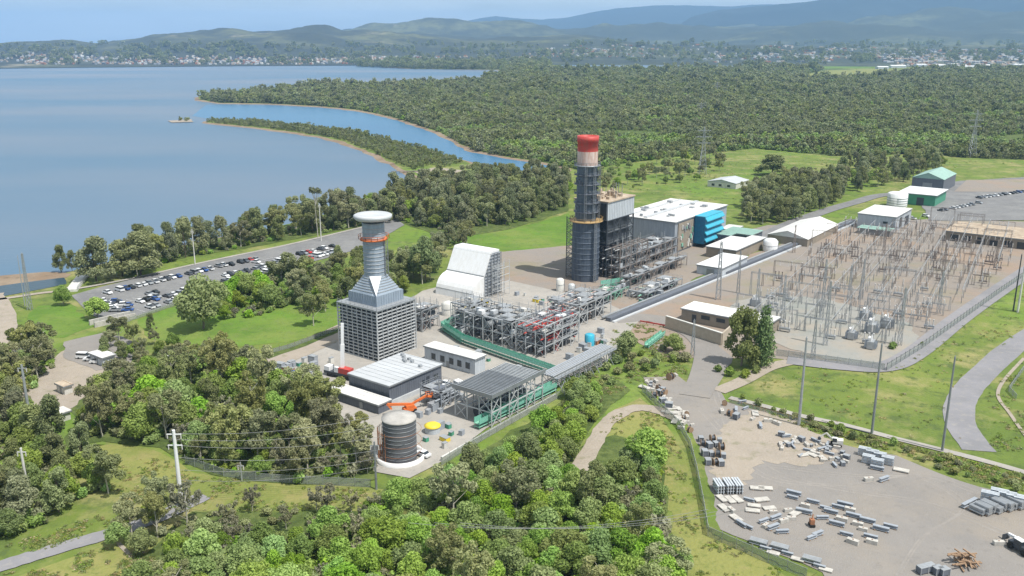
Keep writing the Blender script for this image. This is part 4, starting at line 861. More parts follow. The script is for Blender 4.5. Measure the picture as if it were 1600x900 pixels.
for zz, rr_, m_ in ((z1, Rb, 'goldplat'), (z2, Rt, 'steel')):
    mb = MB(); mb.lathe(o, [(rr_ * .7, zz - .2), (rr_ + 1.3, zz - .2), (rr_ + 1.3, zz + .2), (rr_ * .7, zz + .2)], 28); rail(mb, [o + Z * (zz + .2) + Vector(((rr_ + 1.2) * math.cos(a), (rr_ + 1.2) * math.sin(a), 0)) for a in [2 * math.pi * i / 18 for i in range(19)]], 1.2, .12); mb.build('platform', m_, t)
rr = random.Random(5)
for i in range(70):
    mb = MB(); a = rr.uniform(0, 6.28); z = rr.uniform(z1 + 1, z2 - 2); d = Vector((math.cos(a), math.sin(a), 0)); mb.obox(o + d * (Rt + .25) + Z * z, d * .25, Vector((-d.y, d.x, 0)) * rr.uniform(.15, .6), Z * rr.uniform(.1, .5)); mb.build('cladding_bracket', 'slate', t)
mb = MB(); mb.lattice(o + Vector((3.6, -Rb - .4, 0)), o + Vector((3.6, -Rb - .4, z1)), .9, 16, .12); mb.build('ladder', 'steel', t)
for k, (ang, rr0) in enumerate(((-100, 1.5), (-60, 1.5), (-20, 1.5))):
    d = Vector((math.cos(R(ang)), math.sin(R(ang)), 0)); mb = MB(); mb.lattice(o + d * (Rt + 1.1) + Z * z1, o + d * (Rt + 1.1) + Z * z2, .8, 14, .09); mb.build('shaft_scaffold', 'steel', t)
for k in range(1, 6):
    zz = z1 + (z2 - z1) * k / 6; mb = MB(); mb.lathe(o, [(Rt, zz - .1), (Rt + 1.2, zz - .1), (Rt + 1.2, zz + .1), (Rt, zz + .1)], 24); rail(mb, [o + Z * (zz + .1) + Vector(((Rt + 1.15) * math.cos(a), (Rt + 1.15) * math.sin(a), 0)) for a in [2 * math.pi * i / 16 for i in range(17)]], 1.0, .07); mb.build('ring_walkway', 'slate', t)
e = G(889, 433); t = thing('scaffold_tower', 'dark lattice stair tower standing against the left side of the old chimney', 'scaffold', e); mb = MB(); mb.lattice(e, e + Z * HT(e, 338), 2.6, 13, .2); mb.build('lattice_frame', 'darksteel', t)
mb = MB()
for i in range(12): z = i * 2.2; mb.beam(e + Vector((-1.1, (-1) ** i * 1.0, z)), e + Vector((1.1, (-1) ** i * 1.0, z + 2.2)), .5, .12); mb.box(e + Vector((0, 0, z + 2.2)), (2.3, .7, .08))
mb.build('stair_flights', 'steel', t)
# ---------------- boiler house and turbine hall of the old station
tu, ou, luu, lwu = building('turbine_hall', 'large grey hall with white roof beside the old chimney', 'building', (1055, 348), (990, 328), (1146, 322), HT(G(1055, 397), 348), 'greywall', 'roofwhite', over=.5)
hT = HT(G(1055, 397), 348)
mb = MB(); slab(mb, ou, -.45, 0, 3, lwu * .32, 1, hT - 1.0); mb.build('dark_louvre_panel', 'brownwall', tu)
rr = random.Random(3)
for i in range(22): mb = MB(); v = rr.uniform(3.2, lwu * .3); z = rr.uniform(1, hT - 4); slab(mb, ou, -.9, -.46, v, v + rr.uniform(.4, 1.6), z, z + rr.uniform(.8, 3)); mb.build('duct_cover', rr.choice(('greenlight', 'slate', 'offwhite', 'steel')), tu)
mb = MB(); slab(mb, ou, -6.2, -.5, lwu * .34, lwu * .34 + 20, 2.0, hT + .2); mb.build('cyan_casing', 'cyandark', tu)
for i in range(4):
    z = 2.4 + (hT - 3.4) * i / 3.5; mb = MB(); v0, v1 = lwu * .34 - .3, lwu * .34 + 20.3
    mb.prism([at(ou, -6.3, v0, z + 2.9), at(ou, -7.6, v0, z + 1.2), at(ou, -7.6, v0, z + .8), at(ou, -6.3, v0, z + 1.8)], VV * (v1 - v0)); mb.build('cyan_hood', 'cyan', tu)
mb = MB(); slab(mb, ou, -6.4, -.5, lwu * .34 - .2, lwu * .34 + 20.2, hT + .2, hT + .5); mb.build('casing_roof', 'cyan', tu)
mb = MB(); rr = random.Random(13)
for i in range(16): u, v = rr.uniform(2, luu - 2), rr.uniform(2, lwu - 4); slab(mb, ou, u, u + rr.uniform(.8, 3), v, v + rr.uniform(.8, 2), hT + .36, hT + rr.uniform(.8, 1.8))
mb.build('roof_vents', 'galv', tu)
mb = MB(); slab(mb, ou, luu * .48, luu * .54, 1, lwu - 1, hT + .4, hT + 1.0); slab(mb, ou, luu * .80, luu * .83, 1, lwu - 1, hT + .4, hT + .8); mb.build('roof_ridge_vent', 'roofgrey', tu)
# boiler house
fb = G(948, 430); hb = HT(fb, 314)
hb = min(hb, 34)
tbh, obh, lubh, lwbh = None, None, None, None
of_, luf, lwf = dims((950, 317), (922, 305), (990, 306), hb)
t = thing('boiler_house', 'open steel boiler house with pale upper cladding and rusty cluttered roof', 'building', of_)
steelframe(t, of_, luf, lwf, 3, 4, [5, 10, 15, 20, hb - 8], 'darksteel', .5, deck=(0, 1, 2, 3), deckm='steel')
mb = MB(); slab(mb, of_, 1, luf - 1, 1.5, lwf - 2, 4, hb - 8); mb.build('boiler_casing', 'darksteel', t)
mb = MB(); slab(mb, of_, 0, luf, 0, lwf, hb - 8, hb); ribs(mb, of_, luf, lwf, hb - 7.8, hb, 1.4, .12, 'V'); mb.build('upper_cladding', 'palewall', t)
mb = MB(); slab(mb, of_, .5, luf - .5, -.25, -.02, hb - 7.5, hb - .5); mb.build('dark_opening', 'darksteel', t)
mb = MB(); slab(mb, of_, -.5, luf + .5, -.5, lwf + .5, hb, hb + .5); mb.build('roof', 'rooftan', t)
mb = MB(); rr = random.Random(14)
for i in range(30): u, v = rr.uniform(1, luf - 1), rr.uniform(1, lwf - 2); slab(mb, of_, u, u + rr.uniform(.4, 2), v, v + rr.uniform(.4, 2.4), hb + .5, hb + rr.uniform(.9, 3.4))
mb.build('roof_plant', 'rooftan', t)
mb = MB()
for i in range(9): u, v = rr.uniform(1, luf - 1), rr.uniform(1, lwf - 1); mb.cyl(at(of_, u, v, hb + .4), at(of_, u, v, hb + rr.uniform(3, 6)), .16, n=6)
mb.build('vent_pipes', 'steel', t)
# ---------------- open pipework frames in front of the old station
def pipe_frame(F, lu_, lw_, levels, nu, nv, label, seed, m='steel', deck=(0, 1), npipes=14, ntanks=3, pm=('galv', 'pipebrown', 'lightframe'), name='pipe_structure', cat='pipework'):
    o = G(*F); t = thing(name, label, cat, o); steelframe(t, o, lu_, lw_, nu, nv, levels, m, .3, deck=deck, deckm='galv'); rr = random.Random(seed)
    for k in range(int(npipes * 1.7)):
        mb = MB(); z = rr.choice(levels) + rr.uniform(.5, 1.8) - 2.2; r_ = rr.uniform(.08, .30); z = max(.8, z)
        if rr.random() < .6: u = rr.uniform(.5, lu_ - .5); mb.cyl(at(o, u, -rr.uniform(0, 3), z), at(o, u, lw_ + rr.uniform(0, 2), z), r_, n=8)
        else: v = rr.uniform(.5, lw_ - .5); mb.cyl(at(o, 0, v, z), at(o, lu_, v, z), r_, n=8)
        if rr.random() < .6: a, b = rr.uniform(1, lu_ - 1), rr.uniform(1, lw_ - 1); mb.cyl(at(o, a, b, 0), at(o, a, b, levels[-1] + rr.uniform(-2, 1.5)), r_ * .8, n=8)
        mb.build('pipe', rr.choice(pm), t)
    for k in range(int(npipes * 1.2)):
        mb = MB(); a, b = rr.uniform(0, lu_), rr.uniform(0, lw_); zt = levels[-1] + rr.uniform(.5, 4.5); mb.beam(at(o, a, b, 0), at(o, a, b, zt), rr.choice((.1, .14, .22))); mb.build('standpipe', rr.choice(('galv', 'steel', 'lightframe')), t)
    for k in range(max(3, npipes // 3)):
        mb = MB(); a, b, z = rr.uniform(0, lu_ * .7), rr.uniform(0, lw_ * .8), rr.choice(levels) + .35; slab(mb, o, a, a + rr.uniform(.8, 2.2), b, b + rr.uniform(.8, 2.6), z, z + rr.uniform(.2, 1.5)); mb.build('cladding_panel', rr.choice(('white', 'offwhite', 'palewall', 'roofgrey')), t)
    for k in range(npipes // 2):
        mb = MB(); a, b, z = rr.uniform(0, lu_ * .8), rr.uniform(0, lw_ * .8), rr.choice([0] + levels[:-1]) + .4; slab(mb, o, a, a + rr.uniform(1, 3), b, b + rr.uniform(1, 4), z, z + rr.uniform(1, 3)); mb.build('machine_housing', rr.choice(('darksteel', 'slate')), t)
    for k in range(ntanks):
        mb = MB(); a, b = rr.uniform(2, lu_ - 2), rr.uniform(2, lw_ - 2); z = rr.choice([.6] + levels[:-1]); r_ = rr.uniform(.8, 1.6)
        mb.cyl(at(o, a, b - rr.uniform(2, 4), z + r_ + .3), at(o, a, b + rr.uniform(2, 4), z + r_ + .3), r_, n=14); mb.build('vessel', rr.choice(pm), t)
    for k in range(min(60, int(lu_ * lw_ / 9))):
        mb = MB(); a, b = rr.uniform(.5, lu_ - .5), rr.uniform(.5, lw_ - .5); z = rr.choice([0] + levels[:-1]) + .35; slab(mb, o, a, a + rr.uniform(.3, 1.6), b, b + rr.uniform(.3, 1.6), z, z + rr.uniform(.4, 2)); mb.build('equipment_box', 'steel', t)
    return t, o
pipe_frame((968, 438), 13, 24, [5, 9.5, 14], 3, 5, 'dense grey pipework frame directly in front of the boiler house', 31, 'brownsteel', npipes=22, ntanks=5)
pipe_frame((1005, 418), 12, 34, [4, 8], 2, 6, 'low grey pipework frame along the foot of the turbine hall', 32, 'brownsteel', npipes=20, ntanks=6)
pipe_frame((985, 452), 5, 52, [4.5], 1, 9, 'long low pipe bridge running past the old station to the right', 33, 'brownsteel', (0,), 9, 0, name='pipe_bridge')
pipe_frame((950, 474), 8, 16, [3.5], 2, 3, 'small pale pipework skid between the chimney and the access road', 34, 'greenlight', (0,), 8, 2, ('galv', 'green', 'lightframe'))
pipe_frame((1012, 470), 9, 30, [2.8], 2, 5, 'low cluttered pipe skid beside the dark access corridor', 35, 'galv', (0,), 10, 3, ('galv', 'concblock', 'greenlight'))
# ---------------- new process plant in the middle
pipe_frame((800, 545), 25, 17, [4.5, 9.0], 6, 4, 'two storey steel process frame with pale upper deck in the middle of the plant', 41, 'lightframe', (1,), 26, 6, ('darksteel', 'galv', 'lightframe', 'steel'))
pipe_frame((852, 560), 12, 20, [4, 8, 11], 3, 4, 'tall silver pipework frame beside the red riser', 42, 'lightframe', (0, 1), 24, 4, ('galv', 'steel', 'red', 'lightframe'))
pipe_frame((905, 512), 14, 22, [4.5, 8], 3, 4, 'silver vessel and pipe frame behind the red riser', 43, 'lightframe', (0, 1), 16, 4, ('galv', 'palepink', 'lightframe'))
pipe_frame((735, 522), 9, 12, [5, 10], 2, 3, 'narrow scaffolded frame at the foot of the white intake building', 44, 'lightframe', (0, 1), 12, 2, ('galv', 'yellow', 'steel'))
pipe_frame((660, 520), 7, 9, [4, 8], 2, 2, 'grey pipework frame against the right side of the louvred tower', 45, 'galv', (0, 1), 12, 2, ('galv', 'steel', 'palepink'))
pipe_frame((690, 640), 8, 8, [2.2, 4.6], 2, 2, 'small blue grey equipment frame near the yellow tank', 46, 'greywall', (1,), 7, 2, ('greywall', 'galv'))
o = G(868, 548); t = thing('red_riser', 'bright red vertical pipe riser among the silver pipework', 'pipe', o); mb = MB(); mb.cyl(o, o + Z * HT(o, 496), .75, n=14); mb.build('riser_pipe', 'red', t)
mb = MB(); mb.cyl(o + Z * 5, o + Z * 5 - VV * 5, .35, n=8); mb.cyl(o + Z * 3, o + Z * 3 + UU * 4, .3, n=8); mb.torus(o + Z * 6, .9, .14, 16); mb.torus(o + Z * 2, .9, .14, 16); mb.build('branch_pipe', 'red', t)
# condenser canopy
ca, luc, lwc = dims((768, 622), (722, 600), (858, 585), 8.5); t = thing('condenser_canopy', 'raised grey slatted condenser roof on steel legs beside the green scaffold', 'canopy', ca)
steelframe(t, ca, luc, lwc, 3, 6, [4.2, 8.3], 'lightframe', .32)
mb = MB(); slab(mb, ca, -.4, luc + .4, -.4, lwc * .62, 8.6, 9.1)
k = 0
while k < lwc * .62: slab(mb, ca, 0, luc, k, k + .25, 9.1, 9.35); k += .9
mb.build('slatted_roof', 'steel', t)
mb = MB(); k = lwc * .64
while k < lwc: slab(mb, ca, -.3, luc + .3, k, k + .3, 8.6, 9.0); k += .95
mb.build('open_roof_slats', 'lightframe', t)
mb = MB(); slab(mb, ca, -.7, -.4, -.6, lwc + .4, 8.5, 9.7); slab(mb, ca, -.4, luc + .5, -.7, -.42, 8.5, 9.7); mb.build('roof_edge', 'steel', t)
for i in range(5): mb = MB(); mb.cyl(at(ca, luc / 2, 2 + i * lwc / 5.5, 2.2), at(ca, luc / 2, 5 + i * lwc / 5.5, 2.2), 1.7, n=16); mb.build('condenser_vessel', 'darksteel', t)
# green netted scaffold walkways
def net_walk(pxs, h0, h1, label, wd=1.6, group=None):
    c = [G(*p) for p in pxs]; t = thing('netted_scaffold', label, 'scaffold', c[0], group)
    for a, b in zip(c, c[1:]):
        d = (b - a).normalized(); nn = Vector((-d.y, d.x, 0)); k = max(1, int((b - a).length / 2.6))
        mb = MB(); mb.obox((a + b) / 2 + Z * h0, (b - a) / 2, nn * wd / 2, Z * .08); mb.obox((a + b) / 2 + Z * (h0 * .5), (b - a) / 2, nn * wd / 2, Z * .06); mb.build('deck', 'greenlight', t)
        for s in (-1, 1):
            mb = MB(); mb.obox((a + b) / 2 + nn * s * (wd / 2 + .05) + Z * (h0 + h1) / 2, (b - a) / 2, nn * .02, Z * (h1 - h0) / 2); mb.build('netting', 'net', t)
        mb = MB()
        for i in range(k + 1):
            for s in (-1, 1): q_ = a.lerp(b, i / k) + nn * s * wd / 2; mb.beam(q_, q_ + Z * (h1 + .3), .1)
        mb.build('scaffold_tubes', 'green', t)
net_walk([(692, 518), (722, 538), (868, 590)], 2.4, 3.6, 'long green netted walkway running diagonally in front of the steel process frame', 1.5)
net_walk([(692, 518), (740, 494)], 2.4, 3.6, 'short green netted walkway rising from the corner toward the intake building', 1.5)
net_walk([(745, 672), (800, 645), (866, 612)], 1.8, 3.4, 'green netted scaffold along the near side of the condenser canopy', 1.8)
net_walk([(1010, 545), (1036, 525)], 1.2, 2.2, 'pair of green handrails of the steps up the grass bank', 1.4)
net_walk([(940, 450), (1000, 440)], 1.6, 3.0, 'green netted section of pipe bridge beside the old chimney', 1.4)
# elevated silver pipe rack along the bank
o = G(868, 612); t = thing('pipe_rack', 'long silver pipe rack on slanted legs above the grassy bank', 'pipework', o)
steelframe(t, o, 5, 32, 1, 10, [4.4], 'lightframe', .26)
for i in range(6): mb = MB(); mb.cyl(at(o, .5 + i * .8, -1, 4.9), at(o, .5 + i * .8, 33, 4.9), .28, n=8); mb.build('pipe', ('galv', 'greywall')[i % 2], t)
for i in range(12): mb = MB(); mb.beam(at(o, -.1, i * 2.9, 4.4), at(o, -2.2, i * 2.9 + .8, 0), .24); mb.build('raking_leg', 'galv', t)
mb = MB(); slab(mb, o, -1.4, 0, -1, 33, 4.4, 4.6); rail(mb, [at(o, -1.4, -1, 4.6), at(o, -1.4, 33, 4.6)], 1.1, .09); mb.build('walkway', 'galv', t)
# dark corridor: long covered conveyor beside the switchyard
a, b = G(950, 503), G(1335, 347); d = (b - a).normalized(); nn = Vector((-d.y, d.x, 0)); Lc = (b - a).length
t = thing('cable_corridor', 'long dark trench cover with pale edge running along the switchyard', 'corridor', a)
mb = MB(); mb.obox((a + b) / 2 + Z * .8, (b - a) / 2, nn * 1.1, Z * .8); mb.build('cover', 'slate', t)
mb = MB(); mb.obox((a + b) / 2 + nn * -2.2 + Z * .35, (b - a) / 2, nn * .6, Z * .3); mb.build('kerb_beam', 'roofgrey', t)
mb = MB(); mb.obox((a + b) / 2 + nn * 2.6 + Z * 1.2, (b - a) / 2, nn * .5, Z * .25); mb.build('pipe_run', 'galv', t)
for i in range(40):
    mb = MB(); q_ = a + d * (Lc * (i + .5) / 40) + nn * 2.6; mb.beam(q_, q_ + Z * 1.2, .3); mb.build('support', 'steel', t)
# ---------------- tanks
o = G(622, 729); o = o + Vector((0, 4.6, 0)); t = thing('storage_tank', 'tall dark grey banded tank with pale lid inside a white ring bund', 'tank', o); hk = HT(o, 652); rk = 4.15
mb = MB(); mb.lathe(o, [(rk, 0), (rk, hk)], 48); mb.build('tank_shell', 'tankgrey', t)
mb = MB(); mb.lathe(o, [(rk + .15, hk - .25), (rk + .15, hk + .1), (rk * .5, hk + .5), (.1, hk + .7)], 48); mb.build('lid', 'tanklid', t)
mb = MB()
for i in range(9): mb.torus(o + Z * (1.2 + (hk - 2) * i / 8.5), rk + .02, .07, 48, 6)
mb.build('shell_bands', 'steel', t)
mb = MB(); n = 48
for (r0, r1) in ((5.6, 6.1),):
    mb.lathe(o, [(r0, 0), (r0, 1.3), (r1, 1.3), (r1, 0)], n)
mb.v = mb.v[:4 * n]; mb.f = [f for f in mb.f if len(f) == 4]; mb.sm = mb.sm[:len(mb.f)]
mb.build('bund_wall', 'white', t)
mb = MB()
for i in range(13): a = 2.2 + i * .16; p = o + Vector((math.cos(a) * 5.4, math.sin(a) * 5.4, 0)); mb.beam(p, p + Z * 8.5, .12)
for z in (2.5, 5, 8): mb.torus(o + Z * z, 5.4, .05, 48, 5)
mb.build('access_scaffold', 'rust', t)
o = G(676, 676); t = thing('yellow_tank', 'short round tank with a yellow domed top near the big dark tank', 'tank', o); mb = MB(); mb.lathe(o, [(2.0, 0), (2.0, 2.0)], 24); mb.build('tank_shell', 'palewall', t)
mb = MB(); mb.lathe(o, [(2.2, 1.9), (2.2, 2.2), (1.3, 2.7), (.1, 2.85)], 24); mb.build('domed_top', 'yellow', t)
o = G(921, 540); t = thing('blue_tank', 'bright blue upright tank on the silver pipe rack deck', 'tank', o); mb = MB(); hq = HT(o, 523); mb.lathe(o, [(1.7, 0), (1.7, hq), (1.3, hq + .3), (.1, hq + .4)], 24); mb.build('tank_shell', 'cyan', t); mb = MB(); mb.cyl(o + Vector((1.9, -.2, 0)), o + Vector((1.9, -.2, hq)), .12, n=6); mb.build('fill_pipe', 'galv', t)
o = G(1401, 322); t = thing('white_tank', 'white banded storage tank behind the pale blue depot building', 'tank', o); hq = HT(o, 302); mb = MB(); mb.lathe(o, [(6, 0), (6, hq), (5, hq + .5), (.1, hq + 1)], 28); mb.build('tank_shell', 'white', t)
mb = MB(); [mb.torus(o + Z * (1 + i * 1.5), 6.03, .18, 28, 6) for i in range(4)]; mb.build('shell_bands', 'greywall', t)
for px, py, r_, h_, m_, nm in ((875, 455, 1.6, 5, 'offwhite', 'squat cream tank left of the old chimney foot'), (893, 458, 1.4, 3.6, 'lightframe', 'small pale tank right of the cream tank at the chimney foot'), (1203, 392, 3.6, 5, 'white', 'white domed tank beside the curved roof shed'), (650, 500, 2.2, 5.5, 'palewall', 'pale round vessel beside the louvred tower'), (700, 492, 2.4, 4.5, 'offwhite', 'cream vessel at the foot of the white intake building')):
    o = G(px, py); t = thing('small_tank', nm, 'tank', o); mb = MB(); mb.lathe(o, [(r_, 0), (r_, h_), (r_ * .7, h_ + r_ * .3), (.1, h_ + r_ * .42)], 20); mb.build('tank_shell', m_, t); mb = MB(); mb.torus(o + Z * h_ * .6, r_ + .02, .08, 20, 6); mb.cyl(o + Vector((r_ + .2, -.3, 0)), o + Vector((r_ + .2, -.3, h_)), .12, n=6); mb.build('tank_fittings', 'steel', t)
# ---------------- other buildings
building('relay_building', 'long brown brick building with white flat roof at the switchyard corner', 'building', (1200, 508), (1074, 478), (1215, 496), 4.6, 'brownwall', 'roofwhite', wins=[('U', a, a + .1, 2.2, 3.6) for a in (.12, .3, .48, .66)], doors=(('U', .82, .87, 3.2),), trim='darksteel', ribbed=False)
building('flat_store', 'low white flat roofed store between the pipework and the switchyard', 'building', (1128, 420), (1098, 410), (1170, 402), 4, 'palewall', 'white', doors=(('U', .3, .6, 3),), ribbed=False)
building('workshop', 'long low workshop with pale roof right of the turbine hall', 'building', (1150, 392), (1122, 378), (1200, 372), 5, 'brownwall', 'roofwhite', doors=(('U', .3, .6, 3.5),), ribbed=False)
building('grey_green_workshop', 'grey green roofed workshop behind the long low workshop', 'building', (1165, 372), (1128, 362), (1200, 362), 5, 'slate', 'greenroof', doors=(('U', .3, .6, 3.5),), ribbed=False)
building('small_store', 'tiny white roofed hut beyond the workshop', 'building', (1145, 360), (1130, 355), (1160, 354), 4, 'palewall', 'roofwhite', doors=(('U', .3, .6, 2.5),), ribbed=False)
building('portal_shed', 'long barrel roofed shed beside the cable corridor, brown end wall', 'shed', (1262, 374), (1204, 364), (1305, 350), 4, 'brownwall', 'roofwhite', 'gableV', rise=3.2, ribbed=False)
building('depot_office', 'pale blue grey metal building with white roof at the far switchyard corner', 'building', (1400, 340), (1342, 333), (1440, 328), 8, 'palewall', 'roofwhite', wins=[('U', .2, .32, 4, 5.2), ('V', .25, .4, 1, 6.5)], doors=(('V', .6, .85, 5.5),), trim='darksteel')
building('verandah_store', 'green roofed low lean-to in front of the pale blue depot building', 'shed', (1390, 362), (1346, 353), (1398, 358), 3, 'steel', 'greenroof', 'flat', ribbed=False, doors=(('U', .3, .6, 2.4),))
building('white_warehouse', 'white roofed warehouse with green front behind the white tank', 'building', (1462, 306), (1415, 296), (1496, 298), 7, 'green', 'white', 'flat', over=1, ribbed=False, doors=(('U', .3, .5, 5),), trim='darksteel')
building('green_shed', 'big pale green gabled shed farthest back at the tree line', 'shed', (1475, 281), (1430, 275), (1505, 272), 9, 'slate', 'greenroof', 'gableV', rise=4, doors=(('U', .35, .65, 6),), ribbed=False)
building('vehicle_depot', 'long low depot building with sand coloured roof and open bays at right', 'building', (1620, 377), (1482, 358), (1640, 362), 5, 'brownwall', 'rooftan', wins=[('U', a, a + .1, .3, 3.6) for a in (.1, .25, .4, .55, .7, .84)], ribbed=False)
building('field_cottage', 'isolated pale building with grey roof in the field behind the station', 'building', (1150, 287), (1112, 281), (1160, 280), 4, 'offwhite', 'roofgrey', 'gableV', rise=2, wins=[('U', a, a + .1, 1, 2.6) for a in (.2, .5, .75)], ribbed=False)
building('gate_office', 'white site hut beside the gravel clearing at left', 'hut', (160, 560), (140, 552), (172, 552), 3, 'palewall', 'roofwhite', doors=(('U', .4, .6, 2.2),), ribbed=False)
building('bush_cottage', 'small white roofed hut half hidden in trees left of the wood', 'hut', (282, 562), (252, 556), (286, 554), 3.4, 'palewall', 'white', 'gableU', rise=1, doors=(('U', .4, .6, 2.2),), ribbed=False)
building('clearing_hut', 'cream hut on the sandy clearing', 'hut', (100, 605), (76, 603), (102, 597), 2.6, 'offwhite', 'rooftan', ribbed=False, doors=(('U', .4, .6, 2.1),))
building('ochre_kiosk', 'low pale kiosk with grey roof beside the clearing', 'hut', (92, 648), (64, 648), (104, 640), 2.4, 'offwhite', 'offwhite', ribbed=False, doors=(('U', .4, .6, 2.1),))
# retaining wall at the road junction
a, b, c_ = G(1035, 520), G(1108, 545), G(1128, 528)
t = thing('retaining_wall', 'tan concrete retaining wall below the white roofed brick building', 'wall', a); mb = MB()
for p, q_ in ((G(1040, 512), G(1127, 540)), (G(1127, 540), G(1140, 528))): d = (q_ - p) / 2; nn = Vector((-d.y, d.x, 0)).normalized(); mb.obox((p + q_) / 2 + Z * 2.2, d, nn * .3, Z * 2.2)
mb.build('wall_panel', 'tanwall', t); mb = MB(); p, q_ = G(1040, 512), G(1127, 540); d = (q_ - p) / 2; mb.obox((p + q_) / 2 + Z * 4.5, d, Vector((-d.y, d.x, 0)).normalized() * .42, Z * .12); mb.build('coping', 'offwhite', t)
a, b = G(1000, 505), G(1040, 522); t = thing('low_red_barrier', 'low red and brown barrier in front of the retaining wall', 'barrier', a); mb = MB(); mb.beam(a + Z * .9, G(1085, 520) + Z * .9, .25, .5); mb.build('rail_beam', 'red', t)
mb = MB(); [mb.beam(a.lerp(G(1085, 520), i / 8), a.lerp(G(1085, 520), i / 8) + Z * .9, .2) for i in range(9)]; mb.build('barrier_posts', 'brownsteel', t)
# near car-park concrete footbridge-like culvert wall
a, b = G(148, 512), G(212, 497); d = (b - a) / 2; nn = Vector((-d.y, d.x, 0)).normalized()
t = thing('culvert_parapet', 'pale green grey concrete culvert with railings below the car park corner', 'culvert', a); mb = MB(); mb.obox((a + b) / 2 + Z * 1.0, d, nn * .35, Z * 1.0); mb.obox((a + b) / 2 + nn * 4 + Z * 1.0, d, nn * .35, Z * 1.0); mb.build('parapet', 'concblock', t); mb = MB(); rail(mb, [a + Z * 2, b + Z * 2], 1.0, .1); mb.build('railing', 'galv', t)
a, b = G(133, 428), G(112, 456); d = (b - a) / 2; nn = Vector((-d.y, d.x, 0)).normalized(); t = thing('boat_ramp', 'bright pale concrete ramp beside the canal mouth', 'ramp', a); mb = MB(); mb.obox((a + b) / 2 + Z * .5, d, nn * 2.2, Z * .5); mb.build('ramp_slab', 'offwhite', t); mb = MB(); rail(mb, [a + Z + nn * 2.2, b + Z + nn * 2.2], 1, .1); mb.build('railing', 'galv', t)
a, b = G(612, 269.5, -.4), G(657, 269, -.4); t = thing('jetty', 'thin dark jetty reaching into the lake from the sand spit', 'jetty', a); mb = MB(); mb.beam(a + Z * 1, b + Z * 1, 2.0, .3); mb.build('deck', 'pipebrown', t)
for i in range(8): mb = MB(); mb.beam(a.lerp(b, i / 7) - Z * 1, a.lerp(b, i / 7) + Z * 1, .3); mb.build('pile', 'pipebrown', t)
# ================================================================== CARS
def make_car(kind, paint):
    t = thing('parked_car', '', 'car'); Lc, wc = (4.5, 1.8) if kind != 'van' else (5.0, 1.95); mb = MB()
    def body(sec, y0=-wc / 2, y1=wc / 2): mb.prism([(x, y0, z) for x, z in sec], (0, y1 - y0, 0))
    if kind == 'sedan': body([(-2.2, .35), (-2.25, .85), (-1.5, .98), (1.0, .98), (2.1, .8), (2.25, .55), (2.2, .35)]); gl = [(-1.55, .98), (-.95, 1.42), (.35, 1.42), (1.05, .98)]
    elif kind == 'hatch': body([(-2.1, .35), (-2.15, 1.0), (1.1, 1.0), (2.05, .85), (2.15, .55), (2.1, .35)]); gl = [(-2.0, 1.0), (-1.7, 1.6), (.3, 1.6), (1.1, 1.0)]
    elif kind == 'ute': body([(-2.5, .45), (-2.5, 1.05), (-.6, 1.05), (1.3, 1.1), (2.3, .98), (2.4, .6), (2.4, .45)]); gl = [(-.6, 1.05), (-.4, 1.68), (.7, 1.68), (1.35, 1.1)]
    else: body([(-2.4, .35), (-2.45, 1.2), (1.7, 1.2), (2.45, .95), (2.5, .4)]); gl = [(-2.35, 1.2), (-2.25, 2.0), (1.0, 2.0), (1.75, 1.2)]
    mb.build('body', paint, t); g = MB(); g.prism([(x, -wc / 2 + .12, z) for x, z in gl], (0, wc - .24, 0)); g.build('window_band', 'darkglass', t)
    r = MB(); x0, x1, zt = gl[1][0], gl[2][0], gl[1][1]; r.box(((x0 + x1) / 2, 0, zt + .03), (x1 - x0 + .05, wc - .28, .07)); r.build('roof_panel', paint, t)
    if kind == 'ute': b = MB(); b.box((-1.55, 0, 1.07), (1.6, wc - .25, .05)); b.build('tray_cover', 'darksteel', t)
    for x in (-1.4, 1.4):
        for y in (-wc / 2 + .05, wc / 2 - .05): w_ = MB(); w_.cyl((x, y - .12, .33), (x, y + .12, .33), .33, n=12); w_.build('wheel', 'rubber', t)
    return t
P('paint_white', (.78, .79, .8), .25, amt=.1); P('paint_silver', (.48, .50, .52), .3, .5, amt=.1); P('paint_grey', (.16, .17, .19), .3, .3, amt=.1); P('paint_black', (.025, .027, .03), .25, amt=.1); P('paint_red', (.50, .03, .03), .3, amt=.1); P('paint_blue', (.04, .10, .30), .3, amt=.1)
CARS = []
for kd in ('sedan', 'hatch', 'ute', 'van'):
    for cn, wt in (('white', 8), ('silver', 4), ('grey', 3), ('black', 3), ('red', 1), ('blue', 2)):
        if kd == 'van' and cn not in ('white', 'silver'): continue
        CARS.append((kd, cn, wt * {'sedan': 1, 'hatch': 1.2, 'ute': 1.1, 'van': .4}[kd], make_car(kd, 'paint_' + cn)))
rr = random.Random(21)
BAY = MB()
def row(a, b, label, fill=.97, step=2.7, ang=90, group='cars in the car park', only=None):
    p, q_ = G(*a, .2), G(*b, .2); d = (q_ - p); n = int(d.length / step); d.normalize(); base = math.atan2(d.y, d.x)
    cd_ = Vector((math.cos(base + R(ang)), math.sin(base + R(ang)), 0))
    for i in range(n + 1):
        if 'car park' in group: qq = p + d * ((i - .5) * step); BAY.obox(qq + Z * .03, cd_ * 2.5, d * .06, Z * .012)
        if rr.random() > fill: continue
        L2 = [c for c in CARS if not only or c[1] in only]; c = rr.choices(L2, [x[2] for x in L2])[0]; pos = p + d * (i * step + rr.uniform(-.2, .2))
        kw = {'sedan': 'sedan', 'hatch': 'hatchback', 'ute': 'utility truck', 'van': 'van'}[c[0]]
        place(c[3], (pos.x, pos.y, .22), base + R(ang) + rr.choice((0, math.pi)) + rr.uniform(-.05, .05), f'{c[1]} {kw} parked in {label}', group)
